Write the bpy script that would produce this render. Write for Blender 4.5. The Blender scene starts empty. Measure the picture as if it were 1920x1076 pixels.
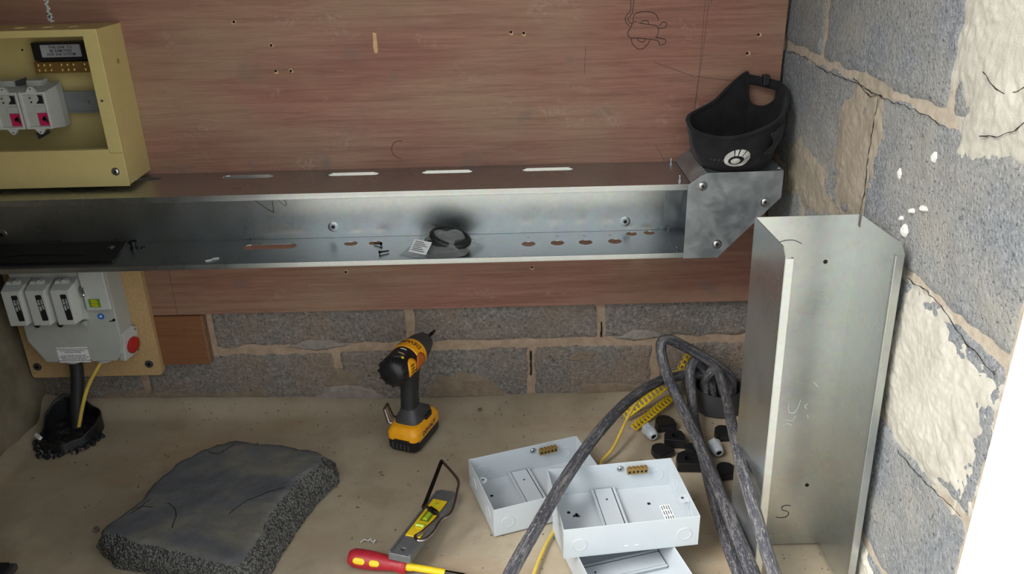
import bpy, bmesh, math, random
from mathutils import Vector, Matrix, noise
from math import sin, cos, pi, radians as R

# ------------------------------------------------------------------ camera, sky, sun, exposure
SC = bpy.context.scene
COL = SC.collection
cam_d = bpy.data.cameras.new('camera')
cam_d.sensor_width = 36.0
cam_d.lens = 36.0 * 1554.97 / 1920.0
cam_d.clip_start = 0.02
cam = bpy.data.objects.new('camera', cam_d)
cam.matrix_world = Matrix(((0.9997, 0.0245, 0.0, 0.0),
                           (-0.0101, 0.4095, -0.9123, -1.6799),
                           (-0.0224, 0.9120, 0.4096, 1.0356),
                           (0, 0, 0, 1)))
COL.objects.link(cam)
SC.camera = cam

world = bpy.data.worlds.new('daylight')
SC.world = world
world.use_nodes = True
bg = world.node_tree.nodes['Background']
bg.inputs['Color'].default_value = (0.92, 0.97, 1.0, 1)
bg.inputs['Strength'].default_value = 0.94

sun_d = bpy.data.lights.new('hazy_sun', 'SUN')      # sun behind thin cloud, front left of the recess
sun_d.energy = 3.0
sun_d.angle = R(34)
sun_d.color = (1.0, 0.98, 0.95)
sun = bpy.data.objects.new('hazy_sun', sun_d)
sun.rotation_euler = Vector((0.64, 0.40, -0.66)).to_track_quat('-Z', 'Y').to_euler()
sun.location = (-4, -4, 5)
COL.objects.link(sun)

SC.view_settings.view_transform = 'Standard'
SC.view_settings.look = 'None'
SC.view_settings.gamma = 1.0
SC.view_settings.use_curve_mapping = False
SC.view_settings.exposure = 0.86

random.seed(7)

# ------------------------------------------------------------------ mesh helpers
class MB:
    """collects shapes; build() links them as ONE mesh object"""
    def __init__(s): s.v = []; s.f = []; s.tc = None
    def add(s, v, f, M=None):
        o = len(s.v)
        s.v += [tuple(M @ Vector(p)) if M is not None else tuple(p) for p in v]
        s.f += [tuple(i + o for i in q) for q in f]
        return s
    def box(s, x0, x1, y0, y1, z0, z1, M=None):
        v = [(x0,y0,z0),(x1,y0,z0),(x1,y1,z0),(x0,y1,z0),(x0,y0,z1),(x1,y0,z1),(x1,y1,z1),(x0,y1,z1)]
        return s.add(v, [(0,3,2,1),(4,5,6,7),(0,1,5,4),(1,2,6,5),(2,3,7,6),(3,0,4,7)], M)
    def prism(s, poly, h0, h1, M=None, top_scale=1.0):
        n = len(poly)
        cx = sum(p[0] for p in poly)/n; cy = sum(p[1] for p in poly)/n
        v = [(p[0],p[1],h0) for p in poly] + [(cx+(p[0]-cx)*top_scale, cy+(p[1]-cy)*top_scale, h1) for p in poly]
        f = [tuple(reversed(range(n))), tuple(range(n, 2*n))] + [(i,(i+1)%n,n+(i+1)%n,n+i) for i in range(n)]
        return s.add(v, f, M)
    def lathe(s, prof, n=20, M=None, cap=True):
        v = []; f = []
        for r, h in prof:
            v += [(r*cos(2*pi*k/n), r*sin(2*pi*k/n), h) for k in range(n)]
        for j in range(len(prof)-1):
            f += [(j*n+k, j*n+(k+1)%n, (j+1)*n+(k+1)%n, (j+1)*n+k) for k in range(n)]
        if cap:
            f += [tuple(reversed(range(n))), tuple(range((len(prof)-1)*n, len(prof)*n))]
        return s.add(v, f, M)
    def cyl(s, p0, p1, r0, r1=None, n=16):
        return s.tube([p0, p1], [r0, r0 if r1 is None else r1], n)
    def tube(s, pts, r, n=10, cap=True, jit=0.0):
        P = [Vector(p) for p in pts]; m = len(P)
        rr = [r]*m if not isinstance(r, (list, tuple)) else r
        T = [(P[min(i+1,m-1)]-P[max(i-1,0)]).normalized() for i in range(m)]
        a = Vector((0,0,1)) if abs(T[0].z) < 0.9 else Vector((1,0,0))
        N = (a - T[0]*a.dot(T[0])).normalized()
        v = []; f = []; tc = []; run = 0.0
        for i in range(m):
            if i: run += (P[i]-P[i-1]).length
            N = (N - T[i]*N.dot(T[i])).normalized(); B = T[i].cross(N)
            for k in range(n):
                a = 2*pi*k/n
                q = rr[i]*(1+jit*noise.noise(P[i]*90+Vector((k*3.1,0,0))))
                v.append(tuple(P[i] + (N*cos(a)+B*sin(a))*q)); tc.append((run, cos(a), sin(a)))
        for i in range(m-1):
            f += [(i*n+k, i*n+(k+1)%n, (i+1)*n+(k+1)%n, (i+1)*n+k) for k in range(n)]
        if cap: f += [tuple(reversed(range(n))), tuple(range((m-1)*n, m*n))]
        if not s.v: s.tc = tc
        return s.add(v, f)
    def grid(s, fn, nu, nv, wrap=False, M=None, flip=False):
        v = [fn(i/(nu if wrap else nu-1), j/(nv-1)) for j in range(nv) for i in range(nu)]
        f = []
        for j in range(nv-1):
            for i in range(nu if wrap else nu-1):
                q = (j*nu+i, j*nu+(i+1)%nu, (j+1)*nu+(i+1)%nu, (j+1)*nu+i)
                f.append(q[::-1] if flip else q)
        return s.add(v, f, M)
    def mesh(s, me, M=None):
        return s.add([v.co[:] for v in me.vertices], [tuple(p.vertices) for p in me.polygons], M)
    def plate(s, outer, holes, t, M=None):
        """flat sheet in local XY with holes, thickness t centred on z=0"""
        cu = bpy.data.curves.new('c', 'CURVE'); cu.dimensions = '2D'; cu.fill_mode = 'BOTH'; cu.extrude = t/2
        for poly in [outer]+list(holes):
            sp = cu.splines.new('POLY'); sp.points.add(len(poly)-1); sp.use_cyclic_u = True
            for p, q in zip(sp.points, poly): p.co = (q[0], q[1], 0, 1)
        o = bpy.data.objects.new('c', cu); me = bpy.data.meshes.new_from_object(o)
        s.mesh(me, M); bpy.data.objects.remove(o); bpy.data.curves.remove(cu); bpy.data.meshes.remove(me)
        return s
    def text(s, body, size, M, align='CENTER', t=0.0001, space=1.0):
        cu = bpy.data.curves.new('t', 'FONT'); cu.body = body; cu.size = size; cu.align_x = align; cu.align_y = 'CENTER'
        cu.extrude = t; cu.resolution_u = 2; cu.offset = size*0.012; cu.space_line = space
        o = bpy.data.objects.new('t', cu); me = bpy.data.meshes.new_from_object(o)
        s.mesh(me, M); bpy.data.objects.remove(o); bpy.data.curves.remove(cu); bpy.data.meshes.remove(me)
        return s
    def build(s, name, m, parent=None, smooth=None, bevel=None, seg=2, solid=None, recalc=True):
        me = bpy.data.meshes.new(name); me.from_pydata(s.v, [], s.f)
        if s.tc and len(s.tc) == len(s.v):
            at = me.attributes.new('tube_co', 'FLOAT_VECTOR', 'POINT'); at.data.foreach_set('vector', [c for p in s.tc for c in p])
        me.validate()
        if recalc:
            b = bmesh.new(); b.from_mesh(me); bmesh.ops.remove_doubles(b, verts=b.verts, dist=1e-6)
            bmesh.ops.recalc_face_normals(b, faces=b.faces); b.to_mesh(me); b.free()
        if smooth is not None:
            me.polygons.foreach_set('use_smooth', [True]*len(me.polygons))
            me.set_sharp_from_angle(angle=R(smooth))
        me.materials.append(m)
        o = bpy.data.objects.new(name, me); COL.objects.link(o)
        if parent is not None: o.parent = parent
        if solid:
            d = o.modifiers.new('solid', 'SOLIDIFY'); d.thickness = solid; d.offset = 0
        if bevel:
            d = o.modifiers.new('bevel', 'BEVEL'); d.width = bevel; d.segments = seg; d.limit_method = 'ANGLE'; d.angle_limit = R(35)
            d.harden_normals = False
        return o

def tag(o, label, cat=None, group=None, kind=None):
    o['label'] = label
    if cat: o['category'] = cat
    if group: o['group'] = group
    if kind: o['kind'] = kind
    return o
def struct(o): o['kind'] = 'structure'; return o
def thing(name, label, cat, loc=(0,0,0), rot=(0,0,0), group=None):
    o = bpy.data.objects.new(name, None); COL.objects.link(o)
    o.empty_display_size = 0.03; o.location = loc; o.rotation_euler = rot
    return tag(o, label, cat, group)
def part(src, name, parent, loc=None, rot=None):
    c = src.copy(); COL.objects.link(c); c.name = name; c.parent = parent
    if loc is not None: c.location = loc
    if rot is not None: c.rotation_euler = rot
    return c
def T(x, y, z): return Matrix.Translation((x, y, z))
def RX(a): return Matrix.Rotation(R(a), 4, 'X')
def RY(a): return Matrix.Rotation(R(a), 4, 'Y')
def RZ(a): return Matrix.Rotation(R(a), 4, 'Z')
def frame(o, x, y, z=None):
    """matrix with origin o, local X along x, local Y along y (z = x cross y)"""
    x = Vector(x).normalized(); y = Vector(y); z = x.cross(y).normalized(); y = z.cross(x)
    return Matrix(((x.x,y.x,z.x,o[0]),(x.y,y.y,z.y,o[1]),(x.z,y.z,z.z,o[2]),(0,0,0,1)))
FRONT = lambda o: frame(o, (1,0,0), (0,0,1))      # local XY -> world XZ, local +Z -> world -Y (towards the viewer)
def circle(cx, cy, r, n=20, ry=None): return [(cx+r*cos(2*pi*k/n), cy+(ry or r)*sin(2*pi*k/n)) for k in range(n)]
def slot(cx, cy, L, w, n=8):
    h = L/2-w/2; p = []
    for k in range(n+1): a = -pi/2+pi*k/n; p.append((cx+h+w/2*cos(a), cy+w/2*sin(a)))
    for k in range(n+1): a = pi/2+pi*k/n; p.append((cx-h+w/2*cos(a), cy+w/2*sin(a)))
    return p
def rrect(x0, x1, y0, y1, r, n=4):
    p = []
    for cx, cy, a0 in ((x1-r,y0+r,-90),(x1-r,y1-r,0),(x0+r,y1-r,90),(x0+r,y0+r,180)):
        for k in range(n+1): a = R(a0+90*k/n); p.append((cx+r*cos(a), cy+r*sin(a)))
    return p
def spline(pts, per=8):
    P = [Vector(p) for p in pts]; out = []
    for i in range(len(P)-1):
        a = P[i-1] if i else P[0]*2-P[1]; b = P[i]; c = P[i+1]; d = P[i+2] if i+2 < len(P) else P[-1]*2-P[-2]
        for k in range(per):
            t = k/per
            out.append(0.5*((2*b)+(c-a)*t+(2*a-5*b+4*c-d)*t*t+(3*b-a-3*c+d)*t**3))
    out.append(P[-1]); return out

# ------------------------------------------------------------------ materials
def lin(c):
    if isinstance(c, str):
        c = [int(c[i:i+2], 16)/255 for i in (0,2,4)]
    return tuple((x/12.92 if x <= 0.04045 else ((x+0.055)/1.055)**2.4) for x in c) + (1,)
class NT:
    def __init__(s, name):
        s.m = bpy.data.materials.new(name); s.m.use_nodes = True; s.t = s.m.node_tree
        s.b = s.t.nodes['Principled BSDF']; s.out = s.t.nodes['Material Output']
        s.co = s.t.nodes.new('ShaderNodeTexCoord').outputs['Object']
    def n(s, typ, **kw):
        nd = s.t.nodes.new('ShaderNode'+typ)
        for k, v in kw.items():
            if hasattr(nd, k): setattr(nd, k, v)
        return nd
    def link(s, a, b): s.t.links.new(a, b)
    def mapping(s, scale=(1,1,1), rot=(0,0,0), loc=(0,0,0), src=None):
        nd = s.n('Mapping'); nd.inputs['Scale'].default_value = scale; nd.inputs['Rotation'].default_value = rot; nd.inputs['Location'].default_value = loc
        s.link(src or s.co, nd.inputs['Vector']); return nd.outputs['Vector']
    def noise(s, scale, detail=4, rough=0.55, vec=None, dist=0.0):
        nd = s.n('TexNoise'); nd.inputs['Scale'].default_value = scale; nd.inputs['Detail'].default_value = detail
        nd.inputs['Roughness'].default_value = rough; nd.inputs['Distortion'].default_value = dist
        s.link(vec or s.co, nd.inputs['Vector']); return nd.outputs['Fac']
    def voronoi(s, scale, vec=None, feature='F1', out='Distance'):
        nd = s.n('TexVoronoi'); nd.feature = feature; nd.inputs['Scale'].default_value = scale
        s.link(vec or s.co, nd.inputs['Vector']); return nd.outputs[out]
    def ramp(s, fac, stops):
        nd = s.n('ValToRGB'); e = nd.color_ramp.elements
        while len(e) < len(stops): e.new(0.5)
        for el, (p, c) in zip(e, stops):
            el.position = p; el.color = c if len(c) == 4 else tuple(c)+(1,)
        s.link(fac, nd.inputs['Fac']); return nd.outputs['Color']
    def step(s, fac, lo, hi):
        nd = s.n('MapRange'); nd.inputs['From Min'].default_value = lo; nd.inputs['From Max'].default_value = hi; nd.clamp = True
        s.link(fac, nd.inputs['Value']); return nd.outputs['Result']
    def mix(s, fac, a, b, mode='MIX'):
        nd = s.n('Mix'); nd.data_type = 'RGBA'; nd.blend_type = mode
        for sock, val in ((nd.inputs[0], fac), (nd.inputs[6], a), (nd.inputs[7], b)):
            if hasattr(val, 'is_linked'): s.link(val, sock)
            else: sock.default_value = val
        return nd.outputs[2]
    def math(s, op, a, b=0.0):
        nd = s.n('Math'); nd.operation = op
        for sock, val in ((nd.inputs[0], a), (nd.inputs[1], b)):
            if hasattr(val, 'is_linked'): s.link(val, sock)
            else: sock.default_value = val
        return nd.outputs[0]
    def bump(s, h, strength=0.3, dist=0.002, prev=None):
        nd = s.n('Bump'); nd.inputs['Strength'].default_value = strength; nd.inputs['Distance'].default_value = dist
        s.link(h, nd.inputs['Height'])
        if prev is not None: s.link(prev, nd.inputs['Normal'])
        s.link(nd.outputs['Normal'], s.b.inputs['Normal']); return nd.outputs['Normal']
    def set(s, **kw):
        for k, v in kw.items():
            sock = s.b.inputs[{'col':'Base Color','rough':'Roughness','metal':'Metallic','spec':'Specular IOR Level','coat':'Coat Weight',
                               'trans':'Transmission Weight','alpha':'Alpha','sheen':'Sheen Weight','aniso':'Anisotropic'}[k]]
            if hasattr(v, 'is_linked'): s.link(v, sock)
            else: sock.default_value = v
        return s
def plain(name, c, rough=0.5, metal=0.0, var=0.12, scale=40, bump=0.0, bscale=300, spec=0.5):
    """painted / moulded surface: base colour with slight mottling and fine relief"""
    t = NT(name); c = lin(c)
    nz = t.noise(scale, 5, 0.6)
    d = tuple(max(0, x*(1-var)) for x in c[:3])+(1,); l = tuple(min(1, x*(1+var)) for x in c[:3])+(1,)
    t.set(col=t.ramp(nz, [(0.3, d), (0.7, l)]), metal=metal, spec=spec)
    t.set(rough=t.step(t.noise(scale*2.3, 3), -2.0+rough*0, 1.0) if False else rough)
    if bump: t.bump(t.noise(bscale, 3), bump, 0.001)
    return t.m
M = {}
M['cream'] = plain('cream_paint', 'BDAC74', 0.38, var=0.04, bump=0.05, bscale=500)
M['white_paint'] = plain('white_powder_coat', 'BCC3C8', 0.36, var=0.02, bump=0.05, bscale=600)
M['grey_plastic'] = plain('grey_plastic', 'A6A8A2', 0.42, var=0.05)
M['lightgrey_plastic'] = plain('light_grey_plastic', 'B6B8B4', 0.4, var=0.05)
M['black_plastic'] = plain('black_plastic', '17171A', 0.38, var=0.2, bump=0.08)
M['black_rubber'] = plain('black_rubber', '222224', 0.55, var=0.3, bump=0.15, bscale=200)
M['charcoal'] = plain('charcoal_plastic', '3B3B3D', 0.5, var=0.2)
M['yellow_tool'] = plain('orange_yellow_plastic', 'F0A414', 0.42, var=0.08)
M['yellow'] = plain('yellow_plastic', 'E6C41E', 0.42, var=0.10)
M['yellow_cable'] = plain('yellow_cable_sheath', 'D2B450', 0.5, var=0.15)
M['orange_part'] = plain('orange_trigger', 'B4611C', 0.45, var=0.1)
M['red_handle'] = plain('red_rubber', 'A5202E', 0.45, var=0.18, scale=60, bump=0.05)
M['red'] = plain('red_plastic', 'A8201C', 0.4, var=0.1)
M['magenta'] = plain('magenta_label', 'B01650', 0.5, var=0.15, scale=200)
M['blue'] = plain('blue_sticker', '2A6CB8', 0.4, var=0.1)
M['green'] = plain('green_label', '4F8A1E', 0.45, var=0.1)
M['paper'] = plain('white_label', 'E2E2E2', 0.5, var=0.03)
M['grey_label'] = plain('grey_label', 'A2A2AA', 0.5, var=0.05)
M['ink'] = plain('black_ink', '101014', 0.6, var=0.1)
M['pencil'] = plain('pencil_graphite', '4A3E39', 0.7, var=0.3)
M['brass'] = plain('brass', 'A88A52', 0.38, metal=0.8, var=0.15, scale=300)
M['steel_screw'] = plain('zinc_screw', 'B9BCBE', 0.3, metal=1.0, var=0.1)
M['dark_steel'] = plain('dark_steel', '3A3836', 0.35, metal=1.0, var=0.2)
M['chrome'] = plain('nickel_rod', 'A59A9A', 0.18, metal=1.0, var=0.1)
M['aluminium'] = plain('dull_aluminium', '7A7E80', 0.42, metal=0.55, var=0.15, scale=80)
M['hole'] = plain('hole_dark', '0B0A09', 0.9, var=0.1)
M['vial'] = plain('green_vial', 'A6BE2C', 0.15, var=0.05)
M['din'] = plain('din_rail_zinc', '8F9496', 0.45, metal=0.7, var=0.1)
M['pale_timber'] = plain('pale_timber', 'F2EEE6', 0.6, var=0.08, scale=30, bump=0.2)
M['splinter'] = plain('bare_wood', 'C09C76', 0.7, var=0.2, scale=200)
M['chalk'] = plain('pale_scratch', 'D4DEDA', 0.6, var=0.1)
M['reflective'] = plain('emblem_white', 'C9C7C2', 0.45, var=0.06, scale=200)

def galvanised(name, base, rmin, rmax, dull=0.0):
    t = NT(name)
    n1 = t.noise(9, 5, 0.6); n2 = t.noise(900, 2, 0.5, t.mapping((0.08,1,1)))
    sp = t.voronoi(120, out='Color')
    c = lin(base)
    col = t.ramp(n1, [(0.3, tuple(x*0.86 for x in c[:3])+(1,)), (0.7, c)])
    col = t.mix(0.05, col, sp, 'OVERLAY')
    t.set(col=col, metal=1.0 - dull)
    r = t.n('MapRange'); r.inputs['To Min'].default_value = rmin; r.inputs['To Max'].default_value = rmax
    r.inputs['From Min'].default_value = 0.3; r.inputs['From Max'].default_value = 0.7
    t.link(n1, r.inputs['Value']); t.link(r.outputs['Result'], t.b.inputs['Roughness'])
    t.bump(n2, 0.05, 0.0004)
    return t.m
M['galv'] = galvanised('galvanised_steel', 'BCC0C1', 0.25, 0.34, 0.05)
def m_dull():
    t = NT('dull_galvanised_steel'); a = t.noise(26, 6, 0.62, dist=0.5); b = t.noise(9, 3)
    f = t.step(t.math('ADD', a, t.math('MULTIPLY', b, 0.5)), 0.62, 0.98)
    t.set(col=t.mix(f, lin('8E9498'), lin('A9AEB0')), metal=0.8, rough=t.step(f, -1.6, 2.6)); return t.m
M['galv_dull'] = m_dull()
M['galv_plain'] = galvanised('bright_galvanised_steel', 'C8CCCB', 0.24, 0.34, 0.05)

def m_ply():
    t = NT('reddish_plywood')
    g = t.noise(1.0, 6, 0.65, t.mapping((5, 30, 130)), 0.6)
    fine = t.noise(1.0, 3, 0.7, t.mapping((35, 200, 1100)))
    big = t.noise(2.2, 3, 0.5, t.mapping((1, 1, 2.4)))
    col = t.ramp(g, [(0.25, lin('7E5648')), (0.5, lin('96695A')), (0.78, lin('A67C6C'))])
    col = t.mix(t.step(big, 0.42, 0.62), col, t.ramp(g, [(0.25, lin('8C6C58')), (0.78, lin('A98A74'))]))
    col = t.mix(0.40, col, t.ramp(fine, [(0.3, lin('989898')), (0.62, lin('E0E0E0'))]), 'MULTIPLY')
    col = t.mix(t.math('MULTIPLY', t.step(t.noise(1.7, 4, 0.6, t.mapping((1.2,1,4), loc=(1,7,3))), 0.52, 0.70), 0.40), col, lin('70493F'))
    # greyish thumb stains
    st = t.step(t.noise(13, 4, 0.6), 0.62, 0.72)
    col = t.mix(t.math('MULTIPLY', st, 0.42), col, lin('6A635C'))
    # pale dusty scuffs
    sc = t.math('MULTIPLY', t.step(t.noise(7, 6, 0.75, t.mapping((1,1,1.6), loc=(3,1,2))), 0.57, 0.74), t.step(t.noise(120, 2, 0.6), 0.42, 0.62))
    col = t.mix(t.math('MULTIPLY', sc, 0.42), col, lin('C6B6A8'))
    t.set(col=col, rough=0.62, spec=0.3)
    t.bump(fine, 0.25, 0.0006)
    return t.m
M['ply'] = m_ply()
def m_wood(name, c1, c2, sc=(6,40,160)):
    t = NT(name); g = t.noise(1.0, 6, 0.65, t.mapping(sc), 0.5)
    t.set(col=t.ramp(g, [(0.3, lin(c1)), (0.7, lin(c2))]), rough=0.65, spec=0.3); t.bump(g, 0.2, 0.0008); return t.m
M['batten'] = m_wood('brown_plywood_offcut', '71492F', '855A3C')
M['ply_edge'] = m_wood('plywood_edge', '5C3C2A', 'A48060', (10, 20, 900))
def m_mdf():
    t = NT('chipboard'); n1 = t.noise(260, 4, 0.7); n2 = t.noise(8, 4)
    col = t.ramp(n1, [(0.3, lin('A98A5E')), (0.7, lin('C6A678'))])
    t.set(col=t.mix(t.math('MULTIPLY', n2, 0.25), col, lin('8B7450')), rough=0.7, spec=0.3); t.bump(n1, 0.15, 0.0006); return t.m
M['mdf'] = m_mdf()

def m_floor():
    t = NT('dusty_concrete_floor')
    a = t.noise(1.6, 6, 0.6, dist=0.4); b = t.noise(9, 6, 0.65); c = t.noise(320, 3, 0.6); d = t.noise(3.2, 5, 0.6, t.mapping((1,2.2,1), rot=(0,0,0.5), loc=(4,2,0)))
    col = t.ramp(a, [(0.3, lin('968975')), (0.5, lin('A89A84')), (0.68, lin('B4A893'))])
    col = t.mix(t.math('MULTIPLY', t.step(b, 0.5, 0.7), 0.45), col, lin('837662'))
    col = t.mix(t.math('MULTIPLY', t.step(d, 0.52, 0.7), 0.5), col, lin('9E8260'))
    col = t.mix(t.math('MULTIPLY', t.step(t.noise(5, 5, 0.6, t.mapping((1,1,1), loc=(9,9,1))), 0.55, 0.72), 0.5), col, lin('BDB49E'))
    col = t.mix(t.math('MULTIPLY', t.step(t.noise(95, 3, 0.7), 0.68, 0.76), 0.5), col, lin('5C4E40'))
    t.set(col=col, rough=0.85, spec=0.2)
    h = t.math('ADD', t.math('MULTIPLY', b, 0.7), t.math('MULTIPLY', c, 0.3))
    t.bump(h, 0.5, 0.003); return t.m
M['floor'] = m_floor()
def m_block(name, c1, c2, c3, tint=None, dust=0.0):
    """aggregate concrete block: pits, pale grains, dusty veil"""
    t = NT(name)
    v = t.voronoi(150); v2 = t.voronoi(260); b = t.noise(120, 6, 0.78); big = t.noise(6, 5, 0.6)
    col = t.ramp(b, [(0.28, lin(c1)), (0.5, lin(c2)), (0.72, lin(c3))])
    pits = t.step(t.noise(170, 3, 0.65, t.mapping(loc=(2,5,1))), 0.37, 0.30)
    col = t.mix(t.math('MULTIPLY', t.math('MULTIPLY', t.step(v2, 0.20, 0.06), t.step(t.noise(22, 3), 0.40, 0.60)), 0.75), col, lin('CFCCC4'))
    if tint: col = t.mix(t.math('MULTIPLY', t.step(big, 0.42, 0.66), dust), col, lin(tint))
    col = t.mix(t.math('MULTIPLY', pits, 0.55), col, tuple(x*0.35 for x in lin(c1)[:3])+(1,))
    t.set(col=col, rough=0.92, spec=0.15)
    h = t.math('ADD', t.math('MULTIPLY', b, 0.8), t.math('MULTIPLY', t.step(v, 0.0, 0.5), 0.35))
    h = t.math('SUBTRACT', h, t.math('MULTIPLY', pits, 0.5))
    t.bump(h, 1.0, 0.005); return t.m
M['block'] = m_block('brown_grey_block', '5E5852', '86807A', 'B4ACA4', '98826E', 0.6)
M['block_r'] = m_block('blue_grey_block', '6C7076', '868A8E', 'AAACAE', 'A4A096', 0.7)
def m_mortar(name, a, b, bs=60):
    t = NT(name); n1 = t.noise(bs, 5, 0.65); n2 = t.noise(500, 2)
    t.set(col=t.ramp(n1, [(0.3, lin(a)), (0.7, lin(b))]), rough=0.92, spec=0.15)
    t.bump(t.math('ADD', n1, t.math('MULTIPLY', n2, 0.4)), 0.5, 0.003); return t.m
M['mortar'] = m_mortar('sandy_mortar', '96806C', 'B09A84')
M['mortar_r'] = m_mortar('pale_mortar', '9A9082', 'B4A898')
M['render'] = m_mortar('pale_render', 'A29E94', 'BDB9AE', 14)
M['render_tan'] = m_mortar('tan_render', '8C8274', '9E9484', 20)
M['wall_l'] = m_mortar('earthy_render', '5E5848', '8A806C', 9)
M['plaster'] = m_mortar('plain_plaster', '8E8A82', 'A09C94', 6)
def m_slab(name, rough):
    t = NT(name)
    if rough:
        v = t.voronoi(210); b = t.noise(160, 4, 0.7)
        col = t.ramp(v, [(0.0, lin('8C8C88')), (0.35, lin('6A6A66')), (0.75, lin('38383A'))])
        col = t.mix(t.math('MULTIPLY', t.step(b, 0.35, 0.75), 0.5), col, lin('504C44'))
        h = t.math('SUBTRACT', 1.0, v); t.bump(h, 1.0, 0.004)
    else:
        a = t.noise(7, 6, 0.6, t.mapping((1,1.8,1), rot=(0,0,0.4)), 0.3); b = t.noise(140, 4, 0.65)
        col = t.ramp(a, [(0.3, lin('55565A')), (0.5, lin('66676A')), (0.66, lin('7E7A6E'))])
        col = t.mix(0.35, col, t.ramp(b, [(0.3, lin('606060')), (0.7, lin('C0C0C0'))]), 'MULTIPLY')
        t.bump(t.math('ADD', a, t.math('MULTIPLY', b, 0.4)), 0.35, 0.003)
    t.set(col=col, rough=0.9, spec=0.2); return t.m
M['slab'] = m_slab('dark_cast_concrete', False)
M['slab_rough'] = m_slab('broken_aggregate_concrete', True)
def m_cable():
    t = NT('dusty_black_cable')
    at = t.n('Attribute'); at.attribute_name = 'tube_co'; tv = at.outputs['Vector']
    rnd = t.n('ObjectInfo').outputs['Random']
    off = t.n('VectorMath'); off.operation = 'ADD'; cx = t.n('CombineXYZ'); t.link(t.math('MULTIPLY', rnd, 40.0), cx.inputs[0]); t.link(tv, off.inputs[0]); t.link(cx.outputs[0], off.inputs[1])
    tv = off.outputs[0]
    a = t.noise(1.0, 6, 0.7, t.mapping((26, 2.6, 2.6), src=tv), 0.6); b = t.noise(1.0, 4, 0.6, t.mapping((9, 1.2, 1.2), src=tv)); c = t.noise(1.0, 4, 0.75, t.mapping((130, 5, 5), src=tv))
    f = t.step(t.math('ADD', a, t.math('MULTIPLY', b, 0.4)), 0.66, 0.92)
    col = t.mix(t.math('MULTIPLY', f, 0.8), lin('3A3B43'), lin('8E8A86'))
    col = t.mix(t.math('MULTIPLY', t.step(c, 0.57, 0.67), 0.8), col, lin('B4AFA8'))
    col = t.mix(t.math('MULTIPLY', t.step(c, 0.40, 0.30), 0.7), col, lin('1A1B20'))
    t.set(col=col, rough=0.58); t.bump(a, 0.3, 0.0012); return t.m
M['cable'] = m_cable()
def m_fabric():
    t = NT('black_cap_cotton'); w = t.noise(900, 2); b = t.noise(30, 4)
    t.set(col=t.ramp(b, [(0.3, lin('151517')), (0.7, lin('232325'))]), rough=0.9, spec=0.2, sheen=0.08); t.bump(w, 0.4, 0.0006)
    return t.m
M['fabric'] = m_fabric()
def m_bag():
    t = NT('clear_polythene'); tr = t.n('BsdfTransparent'); tr.inputs[0].default_value = (0.93,0.94,0.93,1)
    mx = t.n('MixShader'); lw = t.n('LayerWeight'); lw.inputs['Blend'].default_value = 0.35
    t.set(col=lin('D8DAD6'), rough=0.12)
    f = t.math('ADD', t.math('MULTIPLY', lw.outputs['Facing'], 0.5), 0.16)
    t.link(f, mx.inputs[0]); t.link(tr.outputs[0], mx.inputs[1]); t.link(t.b.outputs[0], mx.inputs[2]); t.link(mx.outputs[0], t.out.inputs['Surface'])
    t.bump(t.noise(60, 3), 0.4, 0.003); return t.m
M['bag'] = m_bag()
def m_tar():
    t = NT('torn_black_polythene'); a = t.noise(60, 5, 0.7); b = t.noise(240, 3)
    col = t.ramp(a, [(0.35, lin('0E0E10')), (0.7, lin('26262A'))])
    col = t.mix(t.step(b, 0.66, 0.74), col, lin('5C564C'))
    t.set(col=col, rough=0.5); t.bump(a, 0.6, 0.004); return t.m
M['tar'] = m_tar()

M['ground'] = m_mortar('pale_outdoor_concrete', 'C2BEB2', 'D6D2C6', 3)
M['door'] = plain('grey_door_paint', '5A6058', 0.5)
M['render_w'] = m_mortar('plaster_white', 'C0BEB8', 'D4D2CC', 80)
M['dark_plate'] = plain('dark_coated_steel', '2C2C2E', 0.32, metal=0.6, var=0.25)
M['smear'] = m_mortar('dusty_smear', '807870', '988F86', 40)
M['smear_tan'] = m_mortar('brown_smear', '76685A', '8C7C6A', 40)

# ------------------------------------------------------------------ the setting
XR, XL, YF = 0.547, -1.113, -0.885
FRONT_Y, LEAF, CEIL = -0.885, -0.66, 1.70
DOOR0 = FRONT_Y

def sstep(a, b, x):
    t = max(0, min(1, (x-a)/(b-a))); return t*t*(3-2*t)
def floor_z(x, y):
    z = -0.004 + 0.0035*noise.noise(Vector((x*2.2, y*2.2, 0))) + 0.0012*noise.noise(Vector((x*14, y*14, 3)))
    z = min(z, -0.0002)
    w = 0.028 + 0.024*noise.noise(Vector((x*3.1, 1.7, 0)))
    rise = 0.006 + 0.02*sstep(-0.25, -0.95, x) + 0.006*noise.noise(Vector((x*9, 4.0, 0)))
    z += rise*sstep(-w-0.045, -0.004, y)
    z += 0.03*sstep(XL+0.07, XL, x)*(0.6+0.5*noise.noise(Vector((y*7, 2, 0))))
    return z
mb = MB()
xs = [XL-0.05+ (XR+0.1-XL+0.05)*i/190 for i in range(191)]
ys = [0.03 - 0.75*j/90 for j in range(91)] + [-0.72-0.05*k for k in range(1, 8)]
mb.grid(lambda u, v: (xs[round(u*190)], ys[round(v*(len(ys)-1))], floor_z(xs[round(u*190)], ys[round(v*(len(ys)-1))])), 191, len(ys))
struct(mb.build('floor', M['floor'], smooth=60))
struct(MB().box(-9, 9, -9, 5, -0.30, -0.025).build('ground_outside', M['ground']))
struct(MB().box(XL-0.15, XR+0.15, FRONT_Y-0.12, 0.15, CEIL, CEIL+0.1).build('ceiling', M['plaster']))
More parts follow.
